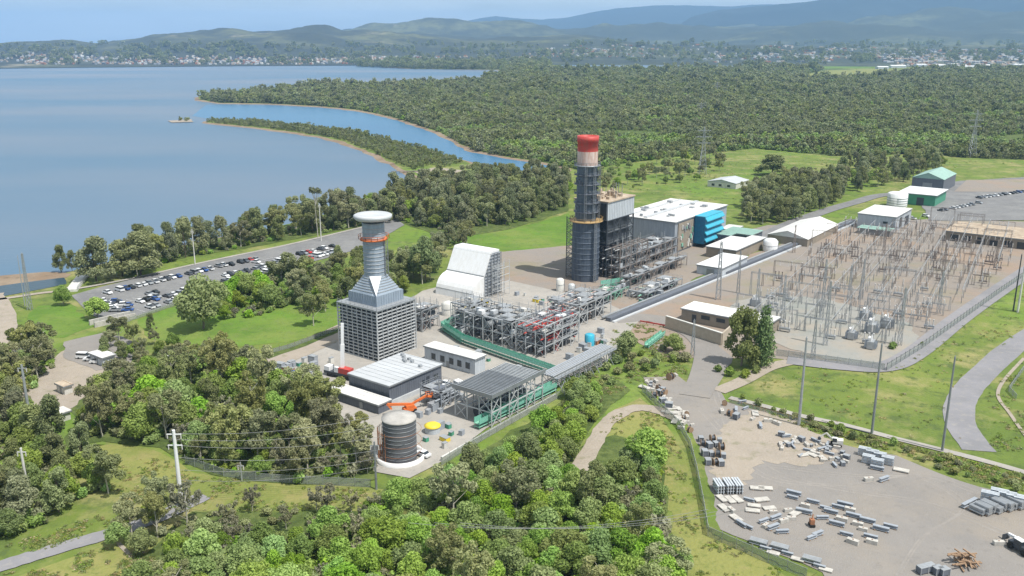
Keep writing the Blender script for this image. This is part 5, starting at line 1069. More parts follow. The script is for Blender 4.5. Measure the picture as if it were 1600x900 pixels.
row((168, 459), (250, 440), 'the lakeside row near the canal end'); row((252, 439), (335, 420), 'the lakeside row near the tall light mast'); row((345, 418), (400, 406), 'the lakeside row beside the belt of trees', .8)
row((225, 484), (300, 464), 'the row along the near edge of the car park', .75); row((243, 469), (298, 454), 'the second row from the near edge', .85); row((304, 460), (345, 450), 'the near row behind the spreading tree', .9, only=('white', 'silver', 'red'))
row((163, 472), (180, 487), 'the short line beside the round bushy tree', .9, 3.2, 60); row((178, 470), (205, 490), 'the short double line at the near left corner', .85, 3.0, 60)
row((345, 444), (385, 432), 'the middle row beside the round green tree', .9); row((352, 432), (388, 424), 'the cluster behind the round green tree', .9)
row((398, 422), (452, 406), 'the dense far block, second row', .95, only=('white', 'silver', 'black', 'grey')); row((402, 432), (450, 418), 'the dense far block, nearest row', .95); row((400, 411), (436, 400), 'the dense far block, lakeside row', .7, only=('white', 'silver')); row((455, 402), (520, 386), 'the far right row of the car park', .7); row((452, 416), (480, 406), 'the dense far block, right end', .9)
row((318, 423), (352, 415), 'the lane behind the lakeside row', .35); row((200, 478), (250, 464), 'the middle left row', .8); row((208, 468), (250, 456), 'the row behind the middle left row', .7); row((420, 427), (448, 420), 'the dense far block, third row', .95); row((470, 409), (530, 392), 'the dense far block beyond its right end', .85)
rr = random.Random(22)
row((415, 578), (470, 574), 'the works compound left of the crane', .7, 3.4, 70, 'vehicles in the works compound', ('white', 'silver')); row((440, 588), (500, 582), 'the works compound nearest the wood', .6, 4, 40, 'vehicles in the works compound', ('white', 'grey', 'blue'))
row((655, 622), (715, 592), 'the lane beside the process hall', .55, 4.2, 20, 'vehicles beside the process hall', ('white', 'red', 'silver', 'grey')); row((132, 560), (165, 572), 'the gravel clearing at left', .8, 4, 30, 'vehicles on the gravel clearing', ('white', 'silver', 'grey'))
row((1470, 330), (1530, 318), 'the far depot yard', .8, 4.5, 90, 'vehicles in the far depot', ('white', 'silver', 'grey')); row((1530, 310), (1600, 300), 'the farthest depot row', .8, 4.5, 90, 'vehicles in the far depot'); row((1410, 345), (1450, 338), 'the row beside the pale blue depot building', .8, 4.5, 90, 'vehicles in the far depot')
row((660, 712), (672, 722), 'the corner beside the dark tank', 1, 5, 20, 'vehicles beside the dark tank', ('white',))
struct(BAY.build('parking_bay_lines', 'paintline'))
for c in CARS:
    if c[3].name not in USED:
        for k in list(c[3].children): bpy.data.objects.remove(k)
        bpy.data.objects.remove(c[3])
# ================================================================== MACHINES
def wheelset(t, o, dx, dy, xs, ys, r, m='rubber'):
    for x in xs:
        for y in ys: mb = MB(); c = o + dx * x + dy * y + Z * r; mb.cyl(c - dy * .2, c + dy * .2, r, n=16); mb.build('wheel', m, t)
def bx(mb, o, dx, dy, x0, x1, y0, y1, z0, z1): return mb.obox(o + dx * (x0 + x1) / 2 + dy * (y0 + y1) / 2 + Z * (z0 + z1) / 2, dx * (x1 - x0) / 2, dy * (y1 - y0) / 2, Z * (z1 - z0) / 2)
def axes(deg): a = R(deg); return Vector((math.cos(a), math.sin(a), 0)), Vector((-math.sin(a), math.cos(a), 0))
def V3(p): return Vector((p.x, p.y, .2))
o = V3(G(532, 590)); dx, dy = axes(150); t = thing('mobile_crane', 'white and red mobile crane with raised white boom beside the louvred tower', 'crane', o)
mb = MB(); bx(mb, o, dx, dy, -5, 5.5, -1.3, 1.3, .9, 1.7); mb.build('chassis', 'darksteel', t); mb = MB(); bx(mb, o, dx, dy, 3.4, 5.4, -1.2, 1.2, 1.7, 3.1); mb.build('driver_cab', 'white', t); mb = MB(); bx(mb, o, dx, dy, -4.4, -.2, -1.2, 1.2, 1.75, 3.4); mb.build('counterweight', 'red', t); mb = MB(); bx(mb, o, dx, dy, -.2, 1.4, .1, 1.2, 1.75, 3.4); mb.build('crane_cab', 'white', t)
mb = MB(); q_ = o + Z * 2.6 + dx * -1; e = q_ + Vector((.4, 1.5, 14.5)); mb.beam(q_, q_.lerp(e, .55), 1.0, 1.1); mb.beam(q_.lerp(e, .5), e, .7, .8); mb.build('boom', 'white', t); mb = MB(); mb.cyl(e, e - Z * 6, .06, n=5); mb.box(e - Z * 6.3, (.5, .5, .8)); mb.build('hook_cable', 'darksteel', t)
wheelset(t, o, dx, dy, (-4, -2.6, 2.2, 3.6), (-1.25, 1.25), .62)
for s in (-1, 1): mb = MB(); mb.beam(o + dx * -2 + Z * .9, o + dx * -2 + dy * s * 3 + Z * .9, .3); mb.beam(o + dx * -2 + dy * s * 3, o + dx * -2 + dy * s * 3 + Z * .9, .25); mb.build('outrigger', 'yellow', t)
o = V3(G(640, 644)); dx, dy = axes(28); t = thing('boom_lift', 'orange articulated boom lift folded behind the dark tank', 'boom lift', o)
mb = MB(); bx(mb, o, dx, dy, -1.8, 1.8, -1.1, 1.1, .5, 1.3); bx(mb, o, dx, dy, -1.2, 1.2, -.9, .9, 1.35, 2.1); mb.build('base_body', 'orange', t); wheelset(t, o, dx, dy, (-1.3, 1.3), (-1.1, 1.1), .5)
mb = MB(); a = o + Z * 2 + dx * 1.2; b = o + Z * 3.4 - dx * 6.5; mb.beam(a, b, .65); mb.beam(b, b + dx * 1.2 + Z * -1.6, .5); mb.beam(a + dy * .5, o + dx * 5.5 + Z * 3.6 + dy * .5, .55); mb.build('boom_arms', 'orange', t); mb = MB(); c = o + dx * 6.2 + Z * 3.2 + dy * .5; rail(mb, [c + dx * -.8 + dy * -.9, c + dx * .8 + dy * -.9, c + dx * .8 + dy * .9, c + dx * -.8 + dy * .9, c + dx * -.8 + dy * -.9], 1.1, .1); mb.box(c, (1.6, 1.6, .1)); mb.build('work_basket', 'orange', t)
o = V3(G(706, 612)); dx, dy = axes(40); t = thing('tip_truck', 'white cabbed truck with dark tray in the lane beside the condenser canopy', 'truck', o)
mb = MB(); bx(mb, o, dx, dy, 1.4, 3.4, -1.2, 1.2, .7, 2.8); mb.build('driver_cab', 'white', t); mb = MB(); bx(mb, o, dx, dy, -3.6, 1.2, -1.25, 1.25, .9, 1.2); bx(mb, o, dx, dy, -3.6, 1.1, -1.25, -1.1, 1.2, 2.2); bx(mb, o, dx, dy, -3.6, 1.1, 1.1, 1.25, 1.2, 2.2); bx(mb, o, dx, dy, -3.6, -3.4, -1.1, 1.1, 1.2, 2.2); mb.build('tray', 'darksteel', t); wheelset(t, o, dx, dy, (-2.6, -1.4, 2.3), (-1.15, 1.15), .5); mb = MB(); bx(mb, o, dx, dy, 3.0, 3.43, -1.0, 1.0, 1.8, 2.6); mb.build('windscreen', 'darkglass', t)
def digger(px, py, deg, m, label, name='excavator', s=1.0):
    o = V3(G(px, py)); dx, dy = axes(deg); dx, dy = dx * s, dy * s; t = thing(name, label, 'machine', o)
    for k in (-1, 1): mb = MB(); mb.prism([o + dx * x + dy * (k * 1.3 - .3) + Z * z * s for x, z in ((-1.9, .3), (-1.6, 0), (1.6, 0), (1.9, .3), (1.9, .6), (1.6, .85), (-1.6, .85), (-1.9, .6))], dy * .6); mb.build('track', 'rubber', t)
    mb = MB(); bx(mb, o, dx, dy, -2.2, 1.2, -1.2, 1.2, 1.0 * s, 1.6 * s); bx(mb, o, dx, dy, -2.2, -.2, -1.2, 1.2, 1.6 * s, 2.4 * s); mb.build('machine_body', m, t); mb = MB(); bx(mb, o, dx, dy, -.1, 1.3, .1, 1.2, 1.6 * s, 3.0 * s); mb.build('cab', 'darkglass', t); mb = MB(); bx(mb, o, dx, dy, -.2, 1.4, .05, 1.25, 3.0 * s, 3.1 * s); mb.build('cab_roof', 'white', t)
    mb = MB(); a = o + dx * 1 - dy * .5 + Z * 1.5 * s; b = o + dx * 3.4 - dy * .5 + Z * 3.9 * s; c = o + dx * 5.4 - dy * .5 + Z * 2.2 * s; mb.beam(a, b, .45 * s); mb.beam(b, c, .35 * s); mb.build('digging_arm', m, t); mb = MB(); mb.prism([c + dy * -.5, c + dx * .7 + dy * -.5 - Z * .5 * s, c + dx * .2 + dy * -.5 - Z * 1.2 * s, c - dx * .5 + dy * -.5 - Z * .8 * s], dy * 1.0); mb.build('bucket', 'darksteel', t)
digger(1306, 697, 160, 'offwhite', 'white loader standing at the verge behind the rubble heap', s=.75)
def forklift(px, py, deg, label):
    o = V3(G(px, py)); dx, dy = axes(deg); t = thing('telehandler', label, 'machine', o); mb = MB(); bx(mb, o, dx, dy, -2.6, 2.2, -1.1, 1.1, .7, 1.6); mb.build('machine_body', 'darksteel', t); mb = MB(); bx(mb, o, dx, dy, -.8, .9, .0, 1.1, 1.6, 2.6); mb.build('cab', 'darkglass', t); mb = MB(); bx(mb, o, dx, dy, -.9, 1.0, -.1, 1.15, 2.6, 2.72); mb.build('cab_roof', 'white', t); wheelset(t, o, dx, dy, (-1.7, 1.5), (-1.15, 1.15), .68)
    mb = MB(); mb.beam(o + dx * -2.2 - dy * .5 + Z * 2.1, o + dx * 3.6 - dy * .5 + Z * 1.8, .5); mb.build('lifting_arm', 'white', t); mb = MB(); bx(mb, o, dx, dy, 3.6, 3.75, -1, 1, .6, 1.9); bx(mb, o, dx, dy, 3.7, 4.9, -.7, -.5, .6, .7); bx(mb, o, dx, dy, 3.7, 4.9, .5, .7, .6, .7); mb.build('fork_carriage', 'darksteel', t)
forklift(1594, 862, 110, 'black telehandler with white roof at the right edge of the storage yard')
def timberheap(px, py, label, seed=1):
    o = V3(G(px, py)); t = thing('timber_stack', label, 'timber stack', o); r_ = random.Random(seed); mb = MB()
    for i in range(34):
        a = r_.uniform(-.3, .3) + (1.57 if r_.random() < .35 else 0); d = Vector((math.cos(a), math.sin(a), 0)) * r_.uniform(.9, 1.9); c = o + Vector((r_.uniform(-2, 2), r_.uniform(-1.6, 1.6), .15 + .07 * i * .8)); mb.beam(c - d + Z * r_.uniform(-.1, .3), c + d, .28, .2)
    mb.build('planks', 'timber', t)
timberheap(1508, 884, 'heap of brown timber beams near the bottom edge of the storage yard', 4)
o = V3(G(1268, 823)); t = thing('red_drill_rig', 'small red machine among the concrete blocks', 'machine', o); mb = MB(); mb.box(o + Z * 1.1, (.9, 1.1, 1.1)); mb.beam(o + Z * 1.5, o + Vector((.2, .3, 2.6)), .2); mb.build('machine_body', 'rust', t); mb = MB(); mb.box(o + Z * .3, (1.1, 1.6, .5)); mb.build('track', 'rubber', t)
# ================================================================== STORAGE YARD
def mk_block(): t = thing('concrete_block', '', 'block'); mb = MB(); mb.obox((0, 0, .42), (1.0, 0, 0), (0, .42, 0), (0, 0, .4)); mb.build('block_body', 'concblock', t); m2 = MB(); m2.torus((0, 0, .86), .12, .035, 10, 5); m2.build('lifting_eye', 'rust', t); return t
def mk_beam(): t = thing('steel_beam', '', 'beam'); mb = MB(); [mb.obox((0, 0, z), (1.45, 0, 0), (0, .36, 0), (0, 0, .06)) for z in (.25, .85)]; mb.obox((0, 0, .55), (1.45, 0, 0), (0, .06, 0), (0, 0, .25)); mb.build('beam_section', 'greywall', t); m2 = MB(); [m2.obox((x, 0, .1), (.12, 0, 0), (0, .5, 0), (0, 0, .1)) for x in (-1.0, 1.0)]; m2.build('timber_bearer', 'timber', t); return t
def mk_slab(): t = thing('concrete_slab', '', 'panel'); mb = MB(); mb.obox((0, 0, .32), (1.6, 0, 0), (0, .8, 0), (0, 0, .12)); mb.build('slab_body', 'concblock', t); m2 = MB(); [m2.obox((x, 0, .1), (.12, 0, 0), (0, .8, 0), (0, 0, .1)) for x in (-1, 1)]; m2.build('timber_bearer', 'timber', t); return t
def mk_crate(): t = thing('steel_crate', '', 'crate'); mb = MB(); mb.box((0, 0, .75), (1.6, 1.2, 1.1)); mb.build('crate_body', 'slate', t); m2 = MB(); m2.box((0, 0, 1.36), (1.7, 1.3, .1)); [m2.box((x, y, .7), (.12, .12, 1.3)) for x in (-.8, .8) for y in (-.6, .6)]; m2.build('crate_frame', 'galv', t); return t
def mk_reel(): t = thing('cable_reel', '', 'cable reel'); mb = MB(); mb.cyl((0, -.5, .9), (0, .5, .9), .55, n=16); mb.build('cable_drum', 'darksteel', t); m2 = MB(); m2.cyl((0, -.6, .9), (0, -.5, .9), .9, n=18); m2.cyl((0, .5, .9), (0, .6, .9), .9, n=18); m2.build('reel_flanges', 'timber', t); return t
def mk_tubes():
    t = thing('pipe_bundle', '', 'pipe bundle'); mb = MB(); [mb.cyl((-2.2, (j - 1.5 + (k % 2) * .5) * .5, .45 + k * .42), (2.2, (j - 1.5 + (k % 2) * .5) * .5, .45 + k * .42), .23, n=10) for k in range(3) for j in range(4 - k % 2)]; mb.build('tubes', 'galv', t); m2 = MB(); [m2.box((x, 0, .1), (.2, 2.2, .2)) for x in (-1.5, 1.5)]; m2.build('timber_bearer', 'timber', t); return t
def mk_frame():
    t = thing('steel_frame_bundle', '', 'steel bundle'); mb = MB()
    for k in range(3):
        for j in range(3): mb.obox((0, (j - 1) * 1.0, .5 + k * .85), (2.6, 0, 0), (0, .12, 0), (0, 0, .36)); mb.obox((0, (j - 1) * 1.0, .85 + k * .85), (2.6, 0, 0), (0, .36, 0), (0, 0, .04))
    mb.build('frame_sections', 'palewall', t); m2 = MB(); [m2.box((x, 0, .1 + .85 * k), (.16, 3, .12)) for x in (-2, 0, 2) for k in range(3)]; m2.build('timber_bearer', 'timber', t); return t
MK = {k: f() for k, f in dict(block=mk_block, beam=mk_beam, slab=mk_slab, crate=mk_crate, reel=mk_reel, tubes=mk_tubes, frame=mk_frame).items()}
NM = dict(block='grey concrete block', beam='grey steel beam', slab='pale concrete slab', crate='dark steel crate', reel='dark cable reel', tubes='bundle of galvanised pipes', frame='stack of pale blue steel sections')
def put(k, px, py, deg, where, group=None, s=1): p = G(px, py); place(MK[k], (p.x, p.y, .12), R(deg if 90 < deg < 180 or deg != int(deg) else deg), NM[k] + ' ' + where, group, s)
rr = random.Random(31)
GB = 'blocks and beams laid out in the storage yard'
for px, py in ((1183, 765), (1196, 765)): put('slab', px, py, 170, 'lying alone left of the yard centre', GB, 1.0)
for px, py, k, a in ((1128, 781, 'slab', 110), (1140, 783, 'slab', 110), (1152, 782, 'slab', 110), (1131, 796, 'slab', 110), (1143, 800, 'block', 115), (1158, 822, 'beam', 120), (1150, 812, 'slab', 115)): put(k, px, py, a, 'in the line below the blue steel stack by the fence', GB)
for px, py, k, a in ((1170, 784, 'beam', 150), (1178, 792, 'slab', 165), (1176, 800, 'slab', 165), (1190, 783, 'slab', 10), (1202, 796, 'slab', 10), (1208, 803, 'block', 0), (1193, 817, 'beam', 30), (1212, 812, 'beam', 30), (1196, 824, 'block', 45), (1208, 827, 'beam', 30), (1224, 817, 'block', 20), (1231, 800, 'block', 10), (1243, 804, 'slab', 40), (1236, 813, 'block', 0), (1222, 834, 'beam', 5), (1240, 774, 'beam', 150), (1238, 780, 'beam', 150), (1168, 826, 'beam', 130)): put(k, px, py, a, 'in the left half of the scattered blocks', GB, rr.uniform(.85, 1.15))
for px, py, a in ((1258, 793, 150), (1270, 787, 150), (1256, 803, 155), (1309, 795, 150), (1298, 803, 150), (1328, 800, 150), (1285, 812, 0), (1315, 815, 150), (1307, 822, 150), (1340, 822, 150), (1355, 817, 150), (1348, 830, 150), (1322, 838, 150), (1360, 842, 150), (1391, 826, 150), (1376, 830, 150), (1332, 850, 140), (1362, 850, 150), (1268, 843, 30), (1277, 838, 30), (1290, 797, 150), (1320, 792, 150), (1333, 809, 150)): put('beam' if rr.random() < .7 else 'block', px, py, a, 'in the right half of the scattered beams', GB, rr.uniform(.85, 1.2))
for px, py, a, w_ in ((1122, 768, 95, 'nearest the fence'), (1137, 767, 95, 'in the middle of three by the fence'), (1151, 767, 95, 'on the right of three by the fence')): put('frame', px, py, a, w_, None, (.8, .62, .9))
for i, (px, py) in enumerate(((1098, 697), (1108, 700), (1118, 698), (1127, 703), (1101, 712), (1111, 713), (1121, 714), (1130, 716), (1106, 726), (1117, 727), (1126, 728), (1095, 690), (1113, 690), (1124, 692))): put('crate' if i % 3 else 'reel', px, py, rr.uniform(80, 110), 'in the tight block of stores inside the upper fence', 'stores inside the upper yard fence', rr.uniform(.85, 1.15))
for i, (px, py) in enumerate(((1007, 607), (1016, 612), (1022, 622), (1010, 598), (1025, 598), (1035, 630), (1045, 638), (1050, 647), (1060, 655), (1040, 626), (1068, 664), (1078, 676), (1047, 594), (1056, 588), (1030, 616), (1054, 660), (1064, 671), (1042, 645))): put(rr.choice(('crate', 'slab', 'reel', 'block')), px, py, rr.uniform(0, 180), 'in the untidy line along the top left yard fence', 'goods along the top left yard fence', rr.uniform(.8, 1.3))
for i, (px, py, k) in enumerate(((1132, 634, 'reel'), (1128, 645, 'block'), (1140, 650, 'reel'), (1150, 643, 'beam'), (1165, 640, 'beam'), (1180, 648, 'slab'), (1176, 657, 'block'), (1150, 655, 'crate'), (1160, 630, 'beam'), (1200, 660, 'block'), (1214, 664, 'block'), (1188, 668, 'beam'))): put(k, px, py, rr.uniform(0, 180), 'among the oddments below the start of the concrete path', 'oddments below the concrete path', rr.uniform(.8, 1.2))
for i in range(40):
    f_ = i / 39; x_, y_ = 1008 + 62 * f_ + rr.uniform(0, 14), 604 + 62 * f_ - rr.uniform(0, 8); put(rr.choice(('crate', 'slab', 'reel', 'block', 'block')), x_, y_, rr.uniform(0, 180), 'in the untidy line along the top left yard fence', 'goods along the top left yard fence', rr.uniform(.5, 1.0))
for i in range(48): a, b = rr.uniform(1215, 1322), rr.random(); put(rr.choice(('block', 'slab', 'block', 'crate', 'beam')), a, 676 + (a - 1215) * .26 + b * 30, rr.uniform(0, 180), 'in the pale rubble heap along the upper verge', 'rubble heap along the upper verge', rr.uniform(.5, 1.0))
for i, (px, py) in enumerate(((1350, 712), (1362, 716), (1374, 720), (1386, 726), (1356, 724), (1370, 730))): put('frame', px, py, 150, 'in the dark blue steel pile by the verge', 'steel pile by the verge', (.55, .6, .8))
for px, py, k, a, w_ in ((1408, 737, 'slab', 150, 'right of the steel pile'), (1381, 752, 'beam', 30, 'below the steel pile'), (1357, 752, 'block', 10, 'below the left end of the steel pile'), (1370, 735, 'beam', 150, 'just in front of the steel pile'), (1560, 852, 'block', 0, 'standing alone in the open right part of the yard')): put(k, px, py, a, w_, None, 1.1)
for i in range(8): put('tubes', 1527 + i * 8.5, 802 - i * 1.5 + (i % 2) * 2, 122, 'in the large pipe store at the right edge', 'pipe store at the right edge', (.75, .85, 1.5 if i % 3 else 1.1))
for i, (px, py) in enumerate(((1560, 782), (1572, 786), (1584, 790), (1596, 794), (1545, 786))): put('frame', px, py, 150, 'behind the pipe bundles in the large store', 'pipe store at the right edge', (.7, .6, 1.0))
for px, py in ((1510, 792), (1518, 788)): put('beam', px, py, 35, 'leaning left of the large pipe store', 'beams left of the pipe store', 1.2)
for i, (px, py) in enumerate(((1185, 852), (1196, 860), (1208, 866), (1218, 860), (1230, 868), (1246, 876), (1268, 880), (1280, 888), (1290, 892))): put(('tubes', 'beam', 'slab')[i % 3], px, py, 150, 'along the bottom yard fence', 'materials along the bottom yard fence', .8)
for i, (px, py) in enumerate(((1440, 896), (1452, 893), (1464, 897), (1474, 899))): put('crate', px, py, 20, 'at the bottom edge beside the timber heap', 'crates at the bottom edge', 1.1)
for i, (px, py, m_, w_) in enumerate(((498, 603, 'blue', 'blue tarpaulin covered'), (480, 612, 'offwhite', 'white'), (550, 592, 'palewall', 'pale grey'))):
    o = V3(G(px, py)); t = thing('container', w_ + ' container in the works compound behind the wood', 'container', o); mb = MB(); mb.obox(o + Z * .9, UU * 3 * (.8 if i else 1), VV * 1.2, Z * .9); mb.build('container_body', m_, t); mb = MB(); [mb.obox(o + Z * .9 + UU * s * 3 * (.8 if i else 1), UU * .06, VV * 1.25, Z * .95) for s in (-1, 1)]; mb.build('end_frame', 'steel', t)
# ================================================================== SWITCHYARD
e1 = (G(1320, 352) - G(1140, 505)).to_2d(); e1.normalize(); E1 = Vector((e1.x, e1.y, 0)); E2 = Vector((E1.y, -E1.x, 0)); SO = G(1140, 505)
sp = lambda a, b: SO + E1 * a + E2 * b
def mk_gantry(m, wd, h, name='gantry'):
    t = thing(name, '', 'gantry'); 
    for s in (-1, 1): mb = MB(); mb.lattice((s * wd / 2, 0, 0), (s * wd / 2, 0, h), .8, 7, .065, .35); mb.build('lattice_column', m, t)
    mb = MB(); mb.lattice((-wd / 2, 0, h - .4), (wd / 2, 0, h - .4), .5, 10, .055); mb.build('lattice_girder', m, t)
    for k in (-1, 0, 1):
        mb = MB(); mb.cyl((k * wd / 3.4, 0, h - .8), (k * wd / 3.4, .4, h - 2.6), .14, n=6); mb.build('insulator_string', 'porcelain', t)
    return t
def mk_post(m): t = thing('post_insulator', '', 'insulator'); mb = MB(); mb.lattice((0, 0, 0), (0, 0, 2.6), .45, 3, .07); mb.build('support_stand', m, t); mb = MB(); mb.cyl((0, 0, 2.6), (0, 0, 4.8), .2, .14, 8); [mb.cyl((0, 0, 2.8 + i * .4), (0, 0, 2.88 + i * .4), .3, n=8) for i in range(5)]; mb.build('insulator', 'porcelain', t); return t
def mk_breaker(m):
    t = thing('circuit_breaker', '', 'circuit breaker'); mb = MB(); mb.box((0, 0, 1.2), (1.2, 3.6, .7)); [mb.box((x, y, .45), (.15, .15, .9)) for x in (-.5, .5) for y in (-1.6, 1.6)]; mb.build('breaker_frame', m, t)
    for y in (-1.3, 0, 1.3): mb = MB(); mb.cyl((0, y, 1.5), (0, y, 3.6), .24, .16, 8); mb.cyl((0, y, 3.6), (.0, y, 3.9), .3, n=8); mb.build('bushing', 'brownsteel' if m == 'brownsteel' else 'porcelain', t)
    return t
def mk_isolator(m):
    t = thing('isolator_frame', '', 'isolator'); mb = MB(); [mb.lattice((x, 0, 0), (x, 0, 4.2), .45, 4, .07) for x in (-2.6, 2.6)]; mb.lattice((-3.4, 0, 4.3), (3.4, 0, 4.3), .4, 7, .06); mb.build('support_frame', m, t)
    for x in (-2.6, 0, 2.6): mb = MB(); mb.cyl((x, -.5, 4.6), (x, -.5, 6), .15, n=6); mb.cyl((x, .5, 4.6), (x, .5, 6), .15, n=6); mb.beam((x, -.6, 6.05), (x, .6, 6.05), .1); mb.build('switch_blade', 'porcelain', t)
    return t
EQ = {}
for mm in ('galv', 'brownsteel'): EQ[mm] = (mk_gantry(mm, 12, 9.5), mk_post(mm), mk_breaker(mm), mk_isolator(mm))
arot = math.atan2(E1.y, E1.x); rr = random.Random(77)
SWP = [G(*p) for p in ((1120, 505), (1128, 470), (1165, 435), (1195, 405), (1330, 355), (1480, 352), (1590, 362), (1575, 420), (1430, 535), (1370, 560), (1290, 553), (1215, 545), (1190, 512))]
zone = lambda p: 'galv' if PX(p)[1] > 452 else 'brownsteel'
def ztxt_(p):
    x, y = PX((p[0], p[1], 0)); dpt = 'front' if y > 510 else 'near middle' if y > 465 else 'far middle' if y > 425 else 'rear' if y > 390 else 'hindmost rows'
    return 'in the switchyard %s, %s' % (dpt, 'by the cable corridor' if x < 1230 else 'left of centre' if x < 1330 else 'right of centre' if x < 1440 else 'toward the security fence')
MIDV = sp(0, 0)
def inyard(p): return inside(p, SWP)
for a in range(4, 260, 18):
    for b in range(2, 260, 15):
        p = sp(a, b)
        if inyard(p) and inyard(sp(a, b + 6)) and rr.random() < .62: zm = zone(p); place(EQ[zm][0], (p.x, p.y, .1), arot + math.pi / 2, 'lattice gantry ' + ztxt_(p), 'lattice gantries of the switchyard', (1, 1, rr.choice((.6, .8, .9, 1.1))))
n_p = n_b = n_i = 0
for a in range(0, 260, 5):
    for b in range(0, 260, 4):
        p = sp(a + rr.uniform(-.4, .4), b + rr.uniform(-.3, .3)); 
        if not inyard(p) or (a // 5) % 4 == 3: continue
        zm = zone(p); x = rr.random()
        if x < .22 and n_p < 290: n_p += 1; place(EQ[zm][1], (p.x, p.y, .1), arot, 'post insulator ' + ztxt_(p), 'post insulators of the switchyard', rr.uniform(.85, 1.2))
        elif x < .29 and n_b < 140: n_b += 1; place(EQ[zm][2], (p.x, p.y, .1), arot, 'circuit breaker ' + ztxt_(p), 'circuit breakers of the switchyard', rr.uniform(.85, 1.1))
        elif x < .37 and n_i < 140: n_i += 1; place(EQ[zm][3], (p.x, p.y, .1), arot + math.pi / 2, 'framed isolator ' + ztxt_(p), 'isolators of the switchyard', rr.uniform(.85, 1.1))
def mk_bus(): t = thing('busbar', '', 'busbar'); mb = MB(); mb.cyl((-16, 0, 6), (16, 0, 6), .11, n=6); mb.build('bar', 'galv', t); [MB().cyl((x, 0, 3.2), (x, 0, 6), .13, n=6).build('support_insulator', 'porcelain', t) for x in (-14, -5, 5, 14)]; [MB().beam((x, 0, 0), (x, 0, 3.2), .22).build('support_post', 'steel', t) for x in (-14, -5, 5, 14)]; return t
BUS = mk_bus()
for a in range(18, 240, 34):
    for b in range(8, 250, 9):
        p = sp(a, b)
        if inyard(sp(a - 14, b)) and inyard(sp(a + 14, b)): place(BUS, (p.x, p.y, .1), arot, 'long pale busbar ' + ztxt_(p), 'busbars of the switchyard')
# conductors strung between the gantries
rc = random.Random(55)
for a in range(4, 220, 18):
    for b in range(3, 250, 5):
        p, q_ = sp(a, b), sp(a + 18 * 2, b + rc.uniform(-1, 1))
        if inyard(p) and inyard(q_) and rc.random() < .34:
            c_ = thing('overhead_conductor', 'slack overhead conductor ' + ztxt_(p), 'cable', p, 'overhead conductors of the switchyard'); z_ = rc.uniform(7, 9); mb = MB()
            pts_ = [p.lerp(q_, i / 8) + Z * (z_ - 1.1 * 4 * (i / 8) * (1 - i / 8)) for i in range(9)]
            for u_, v_ in zip(pts_, pts_[1:]): mb.beam(u_, v_, .07)
            mb.build('wire', 'wire', c_)
# transformers
for i, (px, py, s, w_) in enumerate(((1362, 520, 1.0, 'nearest the switchyard road'), (1385, 512, .9, 'right of the nearest one'), (1352, 500, .9, 'behind the nearest one'), (1330, 530, .8, 'left of the nearest one'), (1360, 545, .8, 'at the very front of the switchyard'), (1180, 478, .8, 'beside the relay building'))):
    o = V3(G(px, py)); t = thing('transformer', 'grey power transformer with white bushings, ' + w_, 'transformer', o, None); mb = MB(); mb.obox(o + Z * 1.9 * s, E1 * 2.4 * s, E2 * 1.3 * s, Z * 1.6 * s); mb.build('tank_body', 'galv', t)
    for k in (-1, 1): mb = MB(); [mb.obox(o + E2 * k * 1.9 * s + E1 * (j - 3) * .55 * s + Z * 1.8 * s, E1 * .06, E2 * .5 * s, Z * 1.3 * s) for j in range(7)]; mb.build('radiator', 'greywall', t)
    for k in (-1, 0, 1): mb = MB(); mb.cyl(o + E1 * k * 1.5 * s + Z * 3.4 * s, o + E1 * k * 1.8 * s + Z * 5.6 * s, .26 * s, .16 * s, 8); mb.build('bushing', 'white', t)
    mb = MB(); mb.cyl(o - E1 * 1.6 * s - E2 * .9 * s + Z * 4.6 * s, o + E1 * .8 * s - E2 * .9 * s + Z * 4.6 * s, .5 * s, n=12); mb.build('oil_conservator', 'white', t)
# ================================================================== MASTS, POLES, TOWERS
def mast(px, py, top, r_, label, m='galv', arms=0, armw=2.4, name='power_pole', cat='pole', group=None, kind='pole'):
    o = G(px, py); h = HT(o, top); t = thing(name, label, cat, o, group)
    if kind == 'lattice': mb = MB(); mb.lattice(o, o + Z * h, r_ * 5, max(6, int(h / 2.4)), r_ * .5, r_ * 1.5); mb.build('lattice_mast', m, t)
    else: mb = MB(); mb.cyl(o, o + Z * h, r_, r_ * .6, 12); mb.build('shaft', m, t)
    for k in range(arms):
        z = h - 1 - k * 2.6; mb = MB(); mb.beam(o + Vector((-armw, 0, z)), o + Vector((armw, 0, z)), .2); mb.build('crossarm', m, t)
        for s in (-1, 1): mb = MB(); mb.cyl(o + Vector((s * armw * .92, 0, z)), o + Vector((s * armw * .92, 0, z - 1)), .13, n=6); mb.build('insulator', 'porcelain', t)
    if not arms: mb = MB(); mb.cyl(o + Z * h, o + Z * (h + .5), r_ * .5, r_ * .1, 8); mb.build('finial', m, t)
    return o, h
mast(1248, 665, 528, .42, 'tall round steel pole left of three beside the concrete path'); mast(1362, 678, 538, .36, 'tall steel pole in the middle of three beside the concrete path', 'steel'); mast(1472, 705, 558, .34, 'tall dark pole right of three beside the concrete path', 'steel')
mast(1590, 488, 392, .42, 'tall pale pole at the right edge beside the switchyard road', 'offwhite'); mast(1583, 486, 398, .3, 'thinner dark pole beside the pale pole at the right edge', 'darksteel')
mast(47, 484, 396, .28, 'taller of the twin pale lattice poles near the canal', kind='lattice', name='light_mast', cat='mast'); mast(39, 478, 400, .2, 'shorter of the twin pale poles near the canal', name='light_mast', cat='mast')
